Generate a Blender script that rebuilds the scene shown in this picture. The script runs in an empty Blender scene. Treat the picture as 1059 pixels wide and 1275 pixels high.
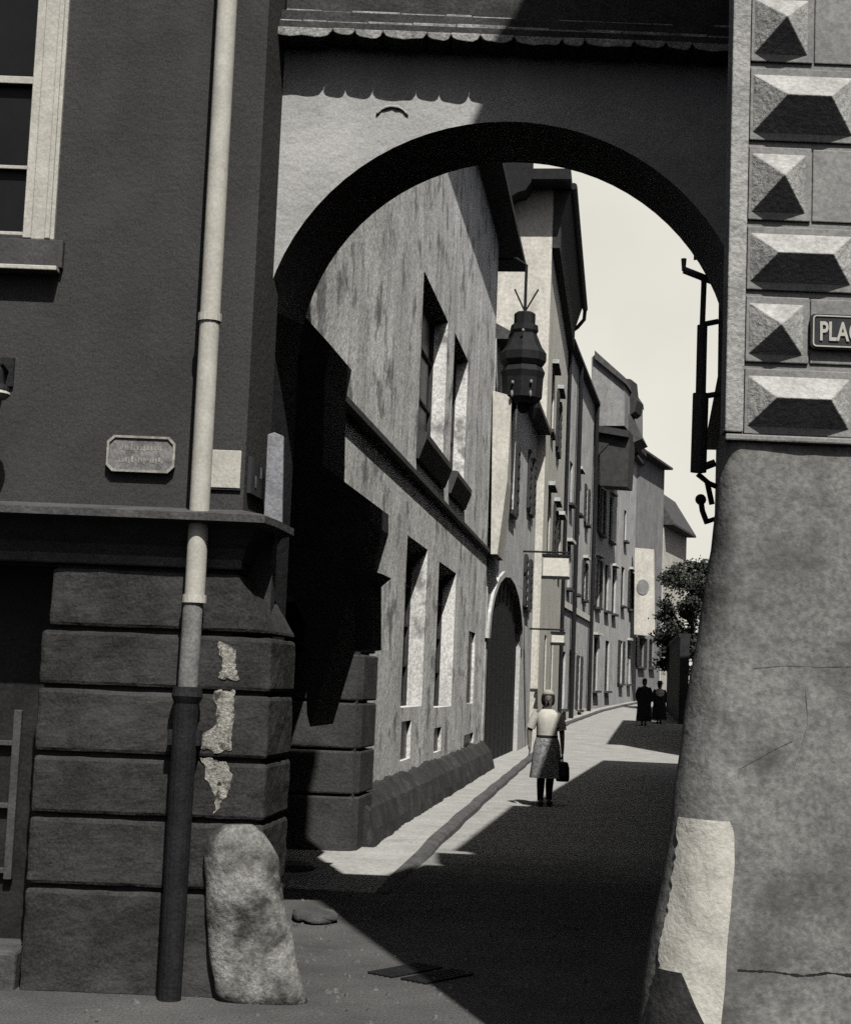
import bpy, bmesh, math, random
from mathutils import Vector, Matrix, noise
random.seed(7)
C = bpy.context.scene.collection
PI = math.pi
R = math.radians

# ------------------------------------------------------------------ frames
FPX, PW, PH, CAMH = 2000.0, 1059.0, 1275.0, 1.70
PITCH, ROLL, HEAD = R(6.02), R(2.3), math.atan(249 / 2000)
CAM = Vector((0, 0, CAMH))
RM = Matrix.Rotation(PI / 2 + PITCH, 3, 'X') @ Matrix.Rotation(ROLL, 3, 'Z')
cH, sH = math.cos(HEAD), math.sin(HEAD)

def S(u, v, z=0.0):                       # street frame (u to the right, v along the street)
    return Vector((u * cH + v * sH, -u * sH + v * cH, z))
def SD(u, v, z=0.0):
    return S(u, v, z)
def ray(px, py):
    return (RM @ Vector(((px - PW / 2) / FPX, -(py - PH / 2) / FPX, -1))).normalized()
def atY(px, py, Y):                       # point of a sight line on the frontal wall plane at depth Y
    d = ray(px, py); return CAM + d * (Y / d.y)
def atU(px, py, u):                       # point on a street wall plane -> (v, z)
    d = ray(px, py)
    n = Vector((cH, -sH, 0))
    p = CAM + d * (u / d.dot(n))
    return (p.x * sH + p.y * cH, p.z)
def atV(px, py, v):                       # point on a cross-street plane -> (u, z)
    d = ray(px, py)
    n = Vector((sH, cH, 0))
    p = CAM + d * (v / d.dot(n))
    return (p.x * cH - p.y * sH, p.z)
def gz(v):                                # the street climbs gently at its far end
    return 0.0 if v < 40 else 0.02 * (v - 40) * min(1, (v - 40) / 10 + .0)

# ------------------------------------------------------------------ materials
def mat(name, col, tint=(1, 1, 1), scale=2.0, var=.25, grain=.12, bump=.25, rough=.85, streak=0.0, dirt=None, gscale=60, bscale=None):
    m = bpy.data.materials.new(name); m.use_nodes = True
    nt = m.node_tree; N = nt.nodes; L = nt.links
    b = N['Principled BSDF']; b.inputs['Roughness'].default_value = rough
    b.inputs['Specular IOR Level'].default_value = .2
    tc = N.new('ShaderNodeTexCoord')
    def nz(sc, det=6, stretch=None, ro=.6):
        n = N.new('ShaderNodeTexNoise'); n.inputs['Scale'].default_value = sc
        n.inputs['Detail'].default_value = det; n.inputs['Roughness'].default_value = ro
        if stretch:
            mp = N.new('ShaderNodeMapping'); mp.inputs['Scale'].default_value = stretch
            L.new(tc.outputs['Object'], mp.inputs['Vector']); L.new(mp.outputs['Vector'], n.inputs['Vector'])
        else:
            L.new(tc.outputs['Object'], n.inputs['Vector'])
        return n
    def mr(sock, a, b_, lo=.3, hi=.7):
        r = N.new('ShaderNodeMapRange'); r.inputs['From Min'].default_value = lo; r.inputs['From Max'].default_value = hi
        r.inputs['To Min'].default_value = a; r.inputs['To Max'].default_value = b_; L.new(sock, r.inputs['Value']); return r.outputs[0]
    def mul(a, b_):
        q = N.new('ShaderNodeMath'); q.operation = 'MULTIPLY'; L.new(a, q.inputs[0]); L.new(b_, q.inputs[1]); return q.outputs[0]
    n1 = nz(scale); f = mr(n1.outputs['Fac'], 1 - var, 1 + var)
    n2 = nz(gscale, 3); f = mul(f, mr(n2.outputs['Fac'], 1 - grain, 1 + grain, .35, .65))
    if streak:
        n3 = nz(1.0, 7, (3.4, 3.4, .3), .7); n3.inputs['Distortion'].default_value = .6; f = mul(f, mr(n3.outputs['Fac'], 1 - streak, 1 + streak))
    vm = N.new('ShaderNodeVectorMath'); vm.operation = 'SCALE'
    vm.inputs[0].default_value = (col * tint[0], col * tint[1], col * tint[2]); L.new(f, vm.inputs['Scale'])
    out = vm.outputs[0]
    if dirt:                                # ragged blotches of another colour
        dcol, dsc, dlo, dhi = dirt
        n4 = nz(dsc, 9, None, .68)
        mx = N.new('ShaderNodeMix'); mx.data_type = 'RGBA'
        L.new(mr(n4.outputs['Fac'], 0, 1, dlo, dhi), mx.inputs['Factor']); L.new(out, mx.inputs[6])
        mx.inputs[7].default_value = (dcol * tint[0], dcol * tint[1], dcol * tint[2], 1); out = mx.outputs[2]
    L.new(out, b.inputs['Base Color'])
    if bump:
        n5 = nz(bscale or scale * 6, 8); bp = N.new('ShaderNodeBump'); bp.inputs['Strength'].default_value = bump
        bp.inputs['Distance'].default_value = .02; L.new(n5.outputs['Fac'], bp.inputs['Height']); L.new(bp.outputs[0], b.inputs['Normal'])
    return m
CO, WA = (.96, .98, 1.06), (1.03, 1.0, .9)
M = dict(
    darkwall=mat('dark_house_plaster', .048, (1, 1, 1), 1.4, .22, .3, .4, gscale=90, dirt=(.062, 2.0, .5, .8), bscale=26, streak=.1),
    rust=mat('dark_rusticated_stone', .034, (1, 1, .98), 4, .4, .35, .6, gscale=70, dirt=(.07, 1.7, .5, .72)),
    moulding=mat('worn_stone_moulding', .075, (1, 1, 1), 6, .3, .25, .4),
    white=mat('old_white_paint', .46, WA, 9, .14, .12, .15, rough=.6),
    pipe=mat('pale_zinc_pipe', .46, WA, 5, .18, .1, .08, rough=.55),
    iron=mat('dark_cast_iron', .016, CO, 8, .4, .3, .3, rough=.7),
    wood=mat('dark_shop_wood', .02, (1, 1, 1), 6, .35, .3, .2, rough=.6),
    archplaster=mat('pale_arch_plaster', .4, (1, 1, .98), 2.4, .16, .14, .45, dirt=(.26, 3.0, .58, .8)),
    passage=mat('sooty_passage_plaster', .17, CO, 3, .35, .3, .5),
    buttress=mat('dark_buttress_plaster', .038, CO, 3, .35, .3, .5),
    tile=mat('dark_roof_tile', .05, (1, 1, 1), 7, .4, .3, .4),
    tilelight=mat('lime_washed_tile_edge', .28, (1, 1, .97), 9, .45, .3, .5),
    sgraf=mat('grey_sgraffito_plaster', .235, (1, 1, .97), 3, .18, .16, .35, dirt=(.13, 6, .6, .85)),
    sgraflight=mat('light_sgraffito_plaster', .36, (1, 1, .96), 7, .25, .18, .5, dirt=(.22, 9, .56, .75)),
    base=mat('rough_base_plaster', .18, (1, 1, .96), 1.3, .35, .25, .8, dirt=(.07, 2.1, .5, .66), gscale=45, bscale=7),
    wash=mat('whitewash', .5, WA, 7, .12, .1, .3, dirt=(.34, 11, .58, .75)),
    stain=mat('damp_base_stain', .035, (1, 1, 1), 9, .3, .25, .4),
    facade=mat('streaked_pale_plaster', .68, (1, 1, .97), .8, .25, .25, .6, streak=.26, dirt=(.26, 1.7, .52, .62), gscale=26, bscale=9),
    plinth=mat('damp_stone_plinth', .04, (1, 1, .98), 2, .4, .3, .8, dirt=(.12, 3.5, .58, .75)),
    sill=mat('dark_stone_sill', .07, (1, 1, 1), 5, .3, .2, .3),
    glass=mat('dark_window_glass', .012, CO, 3, .2, .05, 0, rough=.35),
    pale=mat('pale_far_plaster', .6, WA, 1.2, .16, .14, .3, streak=.15, gscale=12),
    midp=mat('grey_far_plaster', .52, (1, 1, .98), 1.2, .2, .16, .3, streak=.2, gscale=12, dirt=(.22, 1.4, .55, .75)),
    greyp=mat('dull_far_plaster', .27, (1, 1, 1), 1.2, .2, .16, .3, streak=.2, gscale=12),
    brightp=mat('white_far_plaster', .68, WA, 1.2, .1, .1, .2, gscale=12),
    roof=mat('old_roof_tiles', .085, (1, 1, 1), 5, .35, .3, .5),
    timber=mat('weathered_timber', .05, (1, 1, 1), 5, .3, .2, .3),
    ground=mat('packed_sandy_ground', .088, (1, 1, .99), 1.2, .3, .4, .8, gscale=80, dirt=(.05, 1.3, .55, .8), bscale=30),
    road=mat('pale_street_setts', .33, (1, 1, .95), 2.0, .18, .2, .6, gscale=25, dirt=(.24, 1.5, .55, .8), bscale=14),
    pave=mat('pale_pavement_slabs', .36, (1, 1, .95), 2.0, .16, .18, .4, gscale=25, dirt=(.25, 2.5, .55, .8)),
    kerb=mat('dark_kerb_stone', .09, (1, 1, 1), 4, .3, .3, .4),
    stone=mat('whitened_guard_stone', .24, (1, 1, .95), 5, .45, .25, 1.0, dirt=(.05, 3.6, .44, .6), bscale=16),
    enamel=mat('dark_enamel', .04, CO, 4, .15, .1, .05, rough=.4),
    letter=mat('white_enamel', .44, WA, 8, .1, .08, 0, rough=.5),
    plate=mat('worn_grey_plate', .17, (1, 1, .98), 18, .4, .25, .2, dirt=(.26, 22, .5, .65)),
    skin=mat('skin', .12, (1.1, 1, .92), 8, .1, .08, .05, rough=.6),
    blouse=mat('white_blouse', .5, WA, 14, .12, .1, .2),
    print=mat('printed_skirt', .26, (1, 1, 1), 16, .3, .15, .2, dirt=(.12, 26, .5, .6)),
    dark=mat('dark_cloth', .018, CO, 10, .3, .2, .2),
    hair=mat('dark_hair', .025, (1, 1, 1), 30, .4, .3, .3),
    scarf=mat('pale_headscarf', .34, WA, 14, .15, .1, .2),
    bark=mat('tree_bark', .06, (1, 1, 1), 8, .3, .3, .6),
    leaf=mat('tree_leaves', .05, (.95, 1.05, .9), 1.2, .5, .3, 0, rough=.7),
    leaf2=mat('sun_painted_leaves', .12, (.98, 1.05, .9), 1.2, .4, .3, 0, rough=.7),
)

# ------------------------------------------------------------------ mesh builder
class MB:
    def __init__(s): s.v = []; s.f = []
    def add(s, vs, fs):
        o = len(s.v); s.v += [Vector(p) for p in vs]; s.f += [tuple(i + o for i in f) for f in fs]; return s
    def hexa(s, a, b):                       # two quads (4 points each), closed
        return s.add(list(a) + list(b), [(3, 2, 1, 0), (4, 5, 6, 7), (0, 1, 5, 4), (1, 2, 6, 5), (2, 3, 7, 6), (3, 0, 4, 7)])
    def cbox(s, x0, x1, y0, y1, z0, z1):
        q = lambda z: [(x0, y0, z), (x1, y0, z), (x1, y1, z), (x0, y1, z)]
        return s.hexa(q(z0), q(z1))
    def sbox(s, u0, u1, v0, v1, z0, z1):
        q = lambda z: [S(u0, v0, z), S(u1, v0, z), S(u1, v1, z), S(u0, v1, z)]
        return s.hexa(q(z0), q(z1))
    def prism(s, poly, off):                 # polygon extruded along a vector
        n = len(poly); off = Vector(off); p = [Vector(q) for q in poly]
        return s.add(p + [q + off for q in p], [tuple(range(n))[::-1], tuple(range(n, 2 * n))] + [(i, (i + 1) % n, (i + 1) % n + n, i + n) for i in range(n)])
    def tube(s, pts, r, n=10, caps=True):
        pts = [Vector(p) for p in pts]; rs = r if isinstance(r, (list, tuple)) else [r] * len(pts)
        o = len(s.v); k = len(pts); up = Vector((0, 0, 1)); prev = None
        for i, p in enumerate(pts):
            t = (pts[min(i + 1, k - 1)] - pts[max(i - 1, 0)]).normalized()
            a = prev if prev is not None else (t.cross(up) if abs(t.z) < .9 else t.cross(Vector((1, 0, 0))))
            a = (a - t * a.dot(t)).normalized(); prev = a; b = t.cross(a)
            for j in range(n):
                th = 2 * PI * j / n; s.v.append(p + (a * math.cos(th) + b * math.sin(th)) * rs[i])
        for i in range(k - 1):
            for j in range(n):
                s.f.append((o + i * n + j, o + i * n + (j + 1) % n, o + (i + 1) * n + (j + 1) % n, o + (i + 1) * n + j))
        if caps:
            s.f.append(tuple(o + j for j in range(n))[::-1]); s.f.append(tuple(o + (k - 1) * n + j for j in range(n)))
        return s
    def rings(s, rings, caps=True):
        o = len(s.v); n = len(rings[0])
        for r in rings: s.v += [Vector(p) for p in r]
        for i in range(len(rings) - 1):
            for j in range(n):
                s.f.append((o + i * n + j, o + i * n + (j + 1) % n, o + (i + 1) * n + (j + 1) % n, o + (i + 1) * n + j))
        if caps:
            s.f.append(tuple(o + j for j in range(n))[::-1]); s.f.append(tuple(o + (len(rings) - 1) * n + j for j in range(n)))
        return s
    def ball(s, c, r, nu=12, nv=8, jit=0):
        c = Vector(c); r = Vector(r) if isinstance(r, (tuple, list, Vector)) else Vector((r, r, r)); rr = []
        for i in range(nv + 1):
            th = -PI / 2 + PI * (i + .02) / (nv + .04)
            rr.append([c + Vector((math.cos(th) * math.cos(2 * PI * j / nu) * r.x, math.cos(th) * math.sin(2 * PI * j / nu) * r.y, math.sin(th) * r.z)) * (1 + jit * random.uniform(-1, 1)) for j in range(nu)])
        rr = [[c + (p - c) for p in q] for q in rr]
        return s.rings(rr)
    def build(s, name, m, parent=None, smooth=False, bevel=0, sub=0, fix=True):
        me = bpy.data.meshes.new(name)
        o = bpy.data.objects.new(name, me); C.objects.link(o)
        org = Vector((0, 0, 0)); q = parent
        while q is not None: org += q.location; q = q.parent
        me.from_pydata([p - org for p in s.v], [], s.f)
        if fix:
            bm = bmesh.new(); bm.from_mesh(me); bmesh.ops.recalc_face_normals(bm, faces=bm.faces); bm.to_mesh(me); bm.free()
        me.materials.append(m if not isinstance(m, str) else M[m])
        if smooth:
            for p in me.polygons: p.use_smooth = True
        if parent: o.parent = parent
        if bevel:
            b = o.modifiers.new('bevel', 'BEVEL'); b.width = bevel; b.segments = 2; b.limit_method = 'ANGLE'; b.angle_limit = R(35)
        if sub:
            b = o.modifiers.new('sub', 'SUBSURF'); b.levels = sub; b.render_levels = sub
        return o

def thing(name, label, cat, loc=(0, 0, 0), group=None):
    o = bpy.data.objects.new(name, None); C.objects.link(o); o.location = loc; o.empty_display_size = .2
    o['label'] = label; o['category'] = cat
    if group: o['group'] = group
    return o
def tag(o, label, cat, group=None):
    o['label'] = label; o['category'] = cat
    if group: o['group'] = group
    return o
def struct(o): o['kind'] = 'structure'; return o

# ------------------------------------------------------------------ camera, light, sky
cd = bpy.data.cameras.new('camera'); cam = bpy.data.objects.new('camera', cd); C.objects.link(cam)
cd.sensor_fit = 'HORIZONTAL'; cd.sensor_width = 36; cd.lens = FPX / PW * 36; cd.clip_end = 6000; cd.clip_start = .05
cam.matrix_world = Matrix.Translation(CAM) @ RM.to_4x4()
bpy.context.scene.camera = cam

ELEV = R(55); AZ = math.atan2(.256, -.967)
SUN = Vector((math.sin(AZ) * math.cos(ELEV), math.cos(AZ) * math.cos(ELEV), math.sin(ELEV)))
sd = bpy.data.lights.new('sun', 'SUN'); sd.energy = 5.0; sd.angle = R(.5); sd.color = (1, .975, .92)
so = bpy.data.objects.new('sun', sd); C.objects.link(so); so.rotation_euler = SUN.to_track_quat('Z', 'Y').to_euler(); so.location = (0, 0, 30)
w = bpy.data.worlds.new('World'); bpy.context.scene.world = w; w.use_nodes = True
nt = w.node_tree; bg = nt.nodes['Background']
sky = nt.nodes.new('ShaderNodeTexSky'); sky.sky_type = 'NISHITA'; sky.sun_disc = False
sky.sun_elevation = ELEV; sky.sun_rotation = AZ; sky.air_density = .45; sky.dust_density = 4; sky.ozone_density = 1.0
bw = nt.nodes.new('ShaderNodeHueSaturation'); bw.inputs['Saturation'].default_value = .5
nt.links.new(sky.outputs[0], bw.inputs['Color']); bg.inputs['Strength'].default_value = .05
# a bright sunlit cloud bank low in the sky opposite the sun
tcw = nt.nodes.new('ShaderNodeTexCoord'); sx = nt.nodes.new('ShaderNodeSeparateXYZ'); nt.links.new(tcw.outputs['Generated'], sx.inputs[0])
def smooth(sock, a, b_):
    r = nt.nodes.new('ShaderNodeMapRange'); r.interpolation_type = 'SMOOTHSTEP'; r.inputs['From Min'].default_value = a; r.inputs['From Max'].default_value = b_
    nt.links.new(sock, r.inputs['Value']); return r.outputs[0]
def wmul(a, b_):
    q = nt.nodes.new('ShaderNodeMath'); q.operation = 'MULTIPLY'; nt.links.new(a, q.inputs[0])
    if isinstance(b_, (int, float)): q.inputs[1].default_value = b_
    else: nt.links.new(b_, q.inputs[1])
    return q.outputs[0]
cn = nt.nodes.new('ShaderNodeTexNoise'); cn.inputs['Scale'].default_value = 5; cn.inputs['Detail'].default_value = 6; nt.links.new(tcw.outputs['Generated'], cn.inputs['Vector'])
cr_ = nt.nodes.new('ShaderNodeMapRange'); cr_.inputs['From Min'].default_value = .3; cr_.inputs['From Max'].default_value = .7; cr_.inputs['To Min'].default_value = .88; cr_.inputs['To Max'].default_value = 1.1; nt.links.new(cn.outputs['Fac'], cr_.inputs['Value'])
mk = wmul(wmul(smooth(sx.outputs['Z'], .38, .31), smooth(sx.outputs['Y'], .75, .93)), cr_.outputs[0])
cm = nt.nodes.new('ShaderNodeMix'); cm.data_type = 'RGBA'; cm.clamp_factor = False; nt.links.new(mk, cm.inputs['Factor']); nt.links.new(bw.outputs[0], cm.inputs[6]); cm.inputs[7].default_value = (15.6, 15.2, 13.6, 1)
nt.links.new(cm.outputs[2], bg.inputs['Color'])
vs = bpy.context.scene.view_settings; vs.view_transform = 'Standard'; vs.look = 'None'; vs.exposure = 0; vs.gamma = 1
bpy.context.scene.cycles.max_bounces = 5; bpy.context.scene.cycles.diffuse_bounces = 0
bpy.context.scene.cycles.use_denoising = False

# ------------------------------------------------------------------ ground
g = MB()
vs_ = [-400, -60, -20, 0, 5, 10, 20, 30, 40, 42, 44, 46, 48, 50, 60, 80, 110, 150, 300, 3000]
us_ = [-1500, -200, -40, -8, 0, 8, 40, 200, 1500]
g.add([S(u, v, gz(min(v, 150)) - .012) for v in vs_ for u in us_], [(i * 9 + j, i * 9 + j + 1, (i + 1) * 9 + j + 1, (i + 1) * 9 + j) for i in range(len(vs_) - 1) for j in range(8)])
struct(g.build('ground', 'ground'))
rd = MB(); rv = [13.0, 14, 20, 30, 40, 42, 44, 46, 48, 50, 60, 70, 80, 95, 110]; ru = [-2.9, -1, 1, 3, 5]
def ru_at(u, v): return u + max(0, v - 58) * .12
rd.add([S(ru_at(u, v), v, gz(v) - (.016 if v < 13.5 else .004)) for v in rv for u in ru], [(i * 5 + j, i * 5 + j + 1, (i + 1) * 5 + j + 1, (i + 1) * 5 + j) for i in range(len(rv) - 1) for j in range(4)])
struct(rd.build('road', 'road'))
# first metres of setts fade to earth tone, painted dark to pass for shade
def shade_near_setts(m, col, lo, hi):
    nt_ = m.node_tree; b_ = nt_.nodes['Principled BSDF']; src = b_.inputs['Base Color'].links[0].from_socket
    tc_ = nt_.nodes.new('ShaderNodeTexCoord'); sp_ = nt_.nodes.new('ShaderNodeSeparateXYZ'); nt_.links.new(tc_.outputs['Object'], sp_.inputs[0])
    nz_ = nt_.nodes.new('ShaderNodeTexNoise'); nz_.inputs['Scale'].default_value = 1.6; nz_.inputs['Detail'].default_value = 8; nt_.links.new(tc_.outputs['Object'], nz_.inputs['Vector'])
    ad = nt_.nodes.new('ShaderNodeMath'); ad.operation = 'MULTIPLY_ADD'; nt_.links.new(nz_.outputs['Fac'], ad.inputs[0]); ad.inputs[1].default_value = 3.0; nt_.links.new(sp_.outputs['Y'], ad.inputs[2])
    r_ = nt_.nodes.new('ShaderNodeMapRange'); r_.inputs['From Min'].default_value = lo; r_.inputs['From Max'].default_value = hi; nt_.links.new(ad.outputs[0], r_.inputs['Value'])
    mx_ = nt_.nodes.new('ShaderNodeMix'); mx_.data_type = 'RGBA'; nt_.links.new(r_.outputs[0], mx_.inputs['Factor']); mx_.inputs[6].default_value = (col, col, col, 1); nt_.links.new(src, mx_.inputs[7]); nt_.links.new(mx_.outputs[2], b_.inputs['Base Color'])
shade_near_setts(M['road'], .075, 15.4, 18.4)
KERB = [(13.0, -1.78), (24, -1.88), (34, -1.93), (44, -1.98), (52, -2.0), (59, -1.75), (66, -1.25), (73, -.75), (80, 0.0), (90, 1.2), (104, 3.0)]
def kerb_u(v):
    for (a, ua), (b, ub) in zip(KERB, KERB[1:]):
        if v <= b: return ua + (ub - ua) * (v - a) / (b - a)
    return KERB[-1][1]
pv = MB(); kb = MB(); rows = []; krows = []
v = 13.05
while v < 104:
    ku = kerb_u(v) + .012 * math.sin(v * 2.1); z = gz(v) + .002 + .075 * min(1, max(0, v - 13.2) / 5)
    rows.append([S(ku - 2.2, v, z), S(ku - .13, v, z), S(ku - .13, v, gz(v) - .02)])
    krows.append([S(ku - .125, v, gz(v) - .02), S(ku - .125, v, z + .004), S(ku - .03, v, z - .004), S(ku, v, z - .03), S(ku + .015, v, gz(v) - .02)])
    v += 1.0
n = len(rows)
pv.add([p for r in rows for p in r], [(i * 3 + j, i * 3 + j + 1, (i + 1) * 3 + j + 1, (i + 1) * 3 + j) for i in range(n - 1) for j in range(2)] )
pv.add(rows[0] + [S(-3.98, 13.05, -.02)], [(0, 1, 2, 3)])
struct(pv.build('pavement', 'pave', fix=False))
kb.rings(krows)
struct(kb.build('kerb', 'kerb'))

# ------------------------------------------------------------------ LEFT CORNER HOUSE
YL = 8.8
def L_(px, py, Y=YL): return atY(px, py, Y)
house = thing('corner_house', 'dark plastered corner house with white window, ledge and rusticated stone base', 'house', (-2.0, YL, 0))
xc = L_(306, 560).x                                     # corner of the upper wall
zl = L_(150, 640).z                                     # top of the ledge
side = (S(0, 1) - S(0, 0))
def depthpt(x, dy): return (x + side.x / side.y * dy, YL + dy)
# window opening
wx1 = L_(46, 150).x; wz0 = L_(20, 292).z; wx0 = wx1 - .95; wz1 = wz0 + 1.75
def frontwall(mb, x0, x1, z0, z1, holes, Y, dep):
    xs = sorted({x0, x1, *[h[0] for h in holes], *[h[1] for h in holes]}); zs = sorted({z0, z1, *[h[2] for h in holes], *[h[3] for h in holes]})
    for a, b in zip(xs, xs[1:]):
        for c, d in zip(zs, zs[1:]):
            if any(h[0] <= a and b <= h[1] and h[2] <= c and d <= h[3] for h in holes): continue
            mb.add([(a, Y, c), (b, Y, c), (b, Y, d), (a, Y, d)], [(0, 1, 2, 3)])
    for a, b, c, d in holes:
        for p, q in (((a, c), (a, d)), ((b, d), (b, c)), ((a, d), (b, d)), ((b, c), (a, c))):
            mb.add([(p[0], Y, p[1]), (q[0], Y, q[1]), (q[0], Y + dep, q[1]), (p[0], Y + dep, p[1])], [(0, 1, 2, 3)])
mb = MB(); ztop = 9.0
frontwall(mb, -7, xc, zl - .3, ztop, [(wx0, wx1, wz0, wz1)], YL, .18)
X2, Y2 = depthpt(xc, .6)
mb.add([(xc, YL, zl - .3), (X2, Y2, zl - .3), (X2, Y2, ztop), (xc, YL, ztop)], [(0, 1, 2, 3)])
mb.add([(-7, YL, ztop), (xc, YL, ztop), (X2, Y2, ztop), (-7, Y2, ztop)], [(0, 1, 2, 3)])
mb.add([(X2, Y2, zl - .3), (-7, Y2, zl - .3), (-7, Y2, ztop), (X2, Y2, ztop)], [(0, 1, 2, 3)])
mb.add([(-7, YL, zl - .3), (-7, YL, ztop), (-7, Y2, ztop), (-7, Y2, zl - .3)], [(0, 1, 2, 3)])
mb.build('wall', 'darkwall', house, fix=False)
# window
win = MB()
cw = .175
for a, b, c, d, y0, y1 in ((wx1 - .03, wx1 + cw - .03, wz0 - .03, wz1 + .2, -.03, .1), (wx0 - cw, wx0 + .03, wz0 - .03, wz1 + .2, -.03, .1), (wx0 + .03, wx1 - .03, wz1, wz1 + .2, -.03, .1)):
    win.cbox(a, b, YL + y0, YL + y1, c, d)
win.cbox(wx1 + .095, wx1 + cw - .05, YL - .048, YL - .029, wz0 - .028, wz1 + .19)
win.cbox(wx1 - .028, wx1 + .02, YL - .043, YL - .029, wz0 - .028, wz1 + .17)
wo = win.build('window', 'white', house, bevel=.006)
sash = MB()
za = L_(20, 94).z; zb = L_(20, 203).z
sash.cbox(wx0 + .032, wx1 - .032, YL + .06, YL + .1, za - .022, za + .022)
sash.cbox(wx0 + .032, wx1 - .032, YL + .07, YL + .1, zb - .011, zb + .011)
sash.cbox(wx0 + .032, wx1 - .032, YL + .06, YL + .1, wz0, wz0 + .035)
sash.cbox((wx0 + wx1) / 2 - .035, (wx0 + wx1) / 2 + .035, YL + .062, YL + .102, wz0 + .036, wz1)
sash.build('sash', 'white', wo, bevel=.004)
MB().cbox(wx0 - .01, wx1 + .01, YL + .11, YL + .13, wz0, wz1).build('pane', 'glass', wo)
sl = MB(); zs0 = L_(30, 338).z; xs1 = L_(76, 330).x
sl.cbox(wx0 - .3, xs1, YL - .11, YL + .02, zs0 - .012, zs0 + .014)
sl.build('sill', 'white', wo, bevel=.005)
MB().cbox(wx0 - .28, xs1 + .015, YL - .05, YL + .02, zs0 + .017, wz0 - .033).build('apron', 'sill', wo, bevel=.005)
# ledge (cornice) with return past the corner
def sweep(profile, path):            # profile: (outward, z); path: list of (x, y, outward dir)
    return [[(x + dx * o, y + dy * o, z) for o, z in profile] for (x, y, dx, dy) in path]
zb_ = L_(150, 690).z
prof = [(-.02, zl + .05), (.22, zl + .01), (.26, zl), (.26, zl - .04), (.16, zl - .06), (.1, zl - .12), (.05, zl - .17), (.02, zl - .24), (-.02, zl - .24)]
xr = xc + .005
Xd, Yd = depthpt(xr, .5)
led = MB(); led.rings(sweep(prof, [(-7, YL, 0, -1), (xr - .02, YL, .0, -1), (xr, YL, .55, -.95), (xr + .01, YL + .03, .7, -.1), (Xd, Yd, .7, -.1)]))
led.build('ledge', 'moulding', house)
# lower rusticated base
xb = L_(334, 900, YL - .06).x; xb_top = L_(297, 740, YL - .06).x
jys = [706, 784, 857, 941, 1018, 1107]
zj = [L_(130, y, YL - .06).z for y in jys] + [0.0]
xdoor = L_(38, 1000, YL - .06).x
rust = MB(); inner = MB()
YB = YL - .06
for i in range(6):
    z1, z0 = zj[i] - .012, zj[i + 1] + (.012 if i < 5 else -.03)
    xe = xb if i else xb_top
    xl = xdoor + (.0 if i else .035)
    Xe, Ye = depthpt(xe, .62)
    if i == 0:
        Xw, Yw = depthpt(xb, .62)
        a = [(xl, YB, z0), (xe + .06, YB, z0), (xb, YB + .12, z0), (Xw, Yw, z0), (xl, Yw, z0)]
        b = [(xl, YB, z1), (xe, YB, z1), (xe + .015, YB + .06, z1), (Xe, Ye, z1), (xl, Ye, z1)]
        rust.rings([a, b])
    else:
        rust.hexa([(xl, YB, z0), (xe, YB, z0), (Xe, Ye, z0), (xl, Ye, z0)], [(xl, YB, z1), (xe, YB, z1), (Xe, Ye, z1), (xl, Ye, z1)])
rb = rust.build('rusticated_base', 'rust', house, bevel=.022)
def chip(o, strength=.02, size=.12, lev=4):
    q = o.modifiers.new('dice', 'SUBSURF'); q.subdivision_type = 'SIMPLE'; q.levels = lev; q.render_levels = lev
    tx = bpy.data.textures.new('stone_wear', 'CLOUDS'); tx.noise_scale = size; tx.noise_depth = 4
    d_ = o.modifiers.new('wear', 'DISPLACE'); d_.texture = tx; d_.strength = strength; d_.mid_level = .5; d_.texture_coords = 'LOCAL'
chip(rb)
xi = xb - .035; Xi, Yi = depthpt(xi, .6)
inner.hexa([(xdoor + .03, YB + .035, -.03), (xi, YB + .035, -.03), (Xi, Yi, -.03), (xdoor + .03, Yi, -.03)],
           [(xdoor + .03, YB + .035, zj[1] - .02), (xi, YB + .035, zj[1] - .02), (Xi, Yi, zj[1] - .02), (xdoor + .03, Yi, zj[1] - .02)])
inner.hexa([(xdoor + .06, YB + .035, zj[1] - .019), (xb_top - .03, YB + .035, zj[1] - .019), (xb_top - .03, YB + .6, zj[1] - .019), (xdoor + .06, YB + .6, zj[1] - .019)],
           [(xdoor + .06, YB + .035, zl - .25), (xb_top - .03, YB + .035, zl - .25), (xb_top - .03, YB + .6, zl - .25), (xdoor + .06, YB + .6, zl - .25)])
inner.build('mortar_core', 'rust', rb)
bandz0, bandz1 = zj[0] + .012, L_(150, 692).z
MB().cbox(-7, xb_top + .01, YB - .015, YB + .4, bandz0, bandz1).build('string_band', 'moulding', house, bevel=.012)
# lintel over doorway and door
dr = MB(); dz = zj[0] + .01
MB().cbox(-7, xdoor - 1.25, YB, YB + .6, -.03, dz - .02).build('door_pier', 'rust', house, bevel=.02)
d = thing if False else None
dx1 = xdoor - .02
door = MB()
door.cbox(dx1 - 1.3, dx1 + .1, YB + .42, YB + .5, -.02, dz)
do = door.build('door', 'wood', house)
fr = MB()
zz = [L_(8, y, YB + .4).z for y in (890, 1090)]
fx = L_(17, 990, YB + .4).x
fr.cbox(fx - .022, fx + .022, YB + .37, YB + .418, zz[1] - .02, zz[0] + .03)
for y in (925, 1003, 1084):
    z = L_(5, y, YB + .4).z; fr.cbox(fx - .85, fx - .023, YB + .375, YB + .418, z - .014, z + .014)
fr.build('glazing_bar', mat('worn_brown_paint', .07, (1, 1, 1), 8, .3, .2, .2), do, bevel=.004)
st = MB(); zt = L_(5, 1180, YB + .1).z
st.cbox(dx1 - 1.2, dx1 + .0, YB - .02, YB + .41, -.03, max(.1, zt))
st.build('doorstep', 'moulding', house, bevel=.02)
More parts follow.
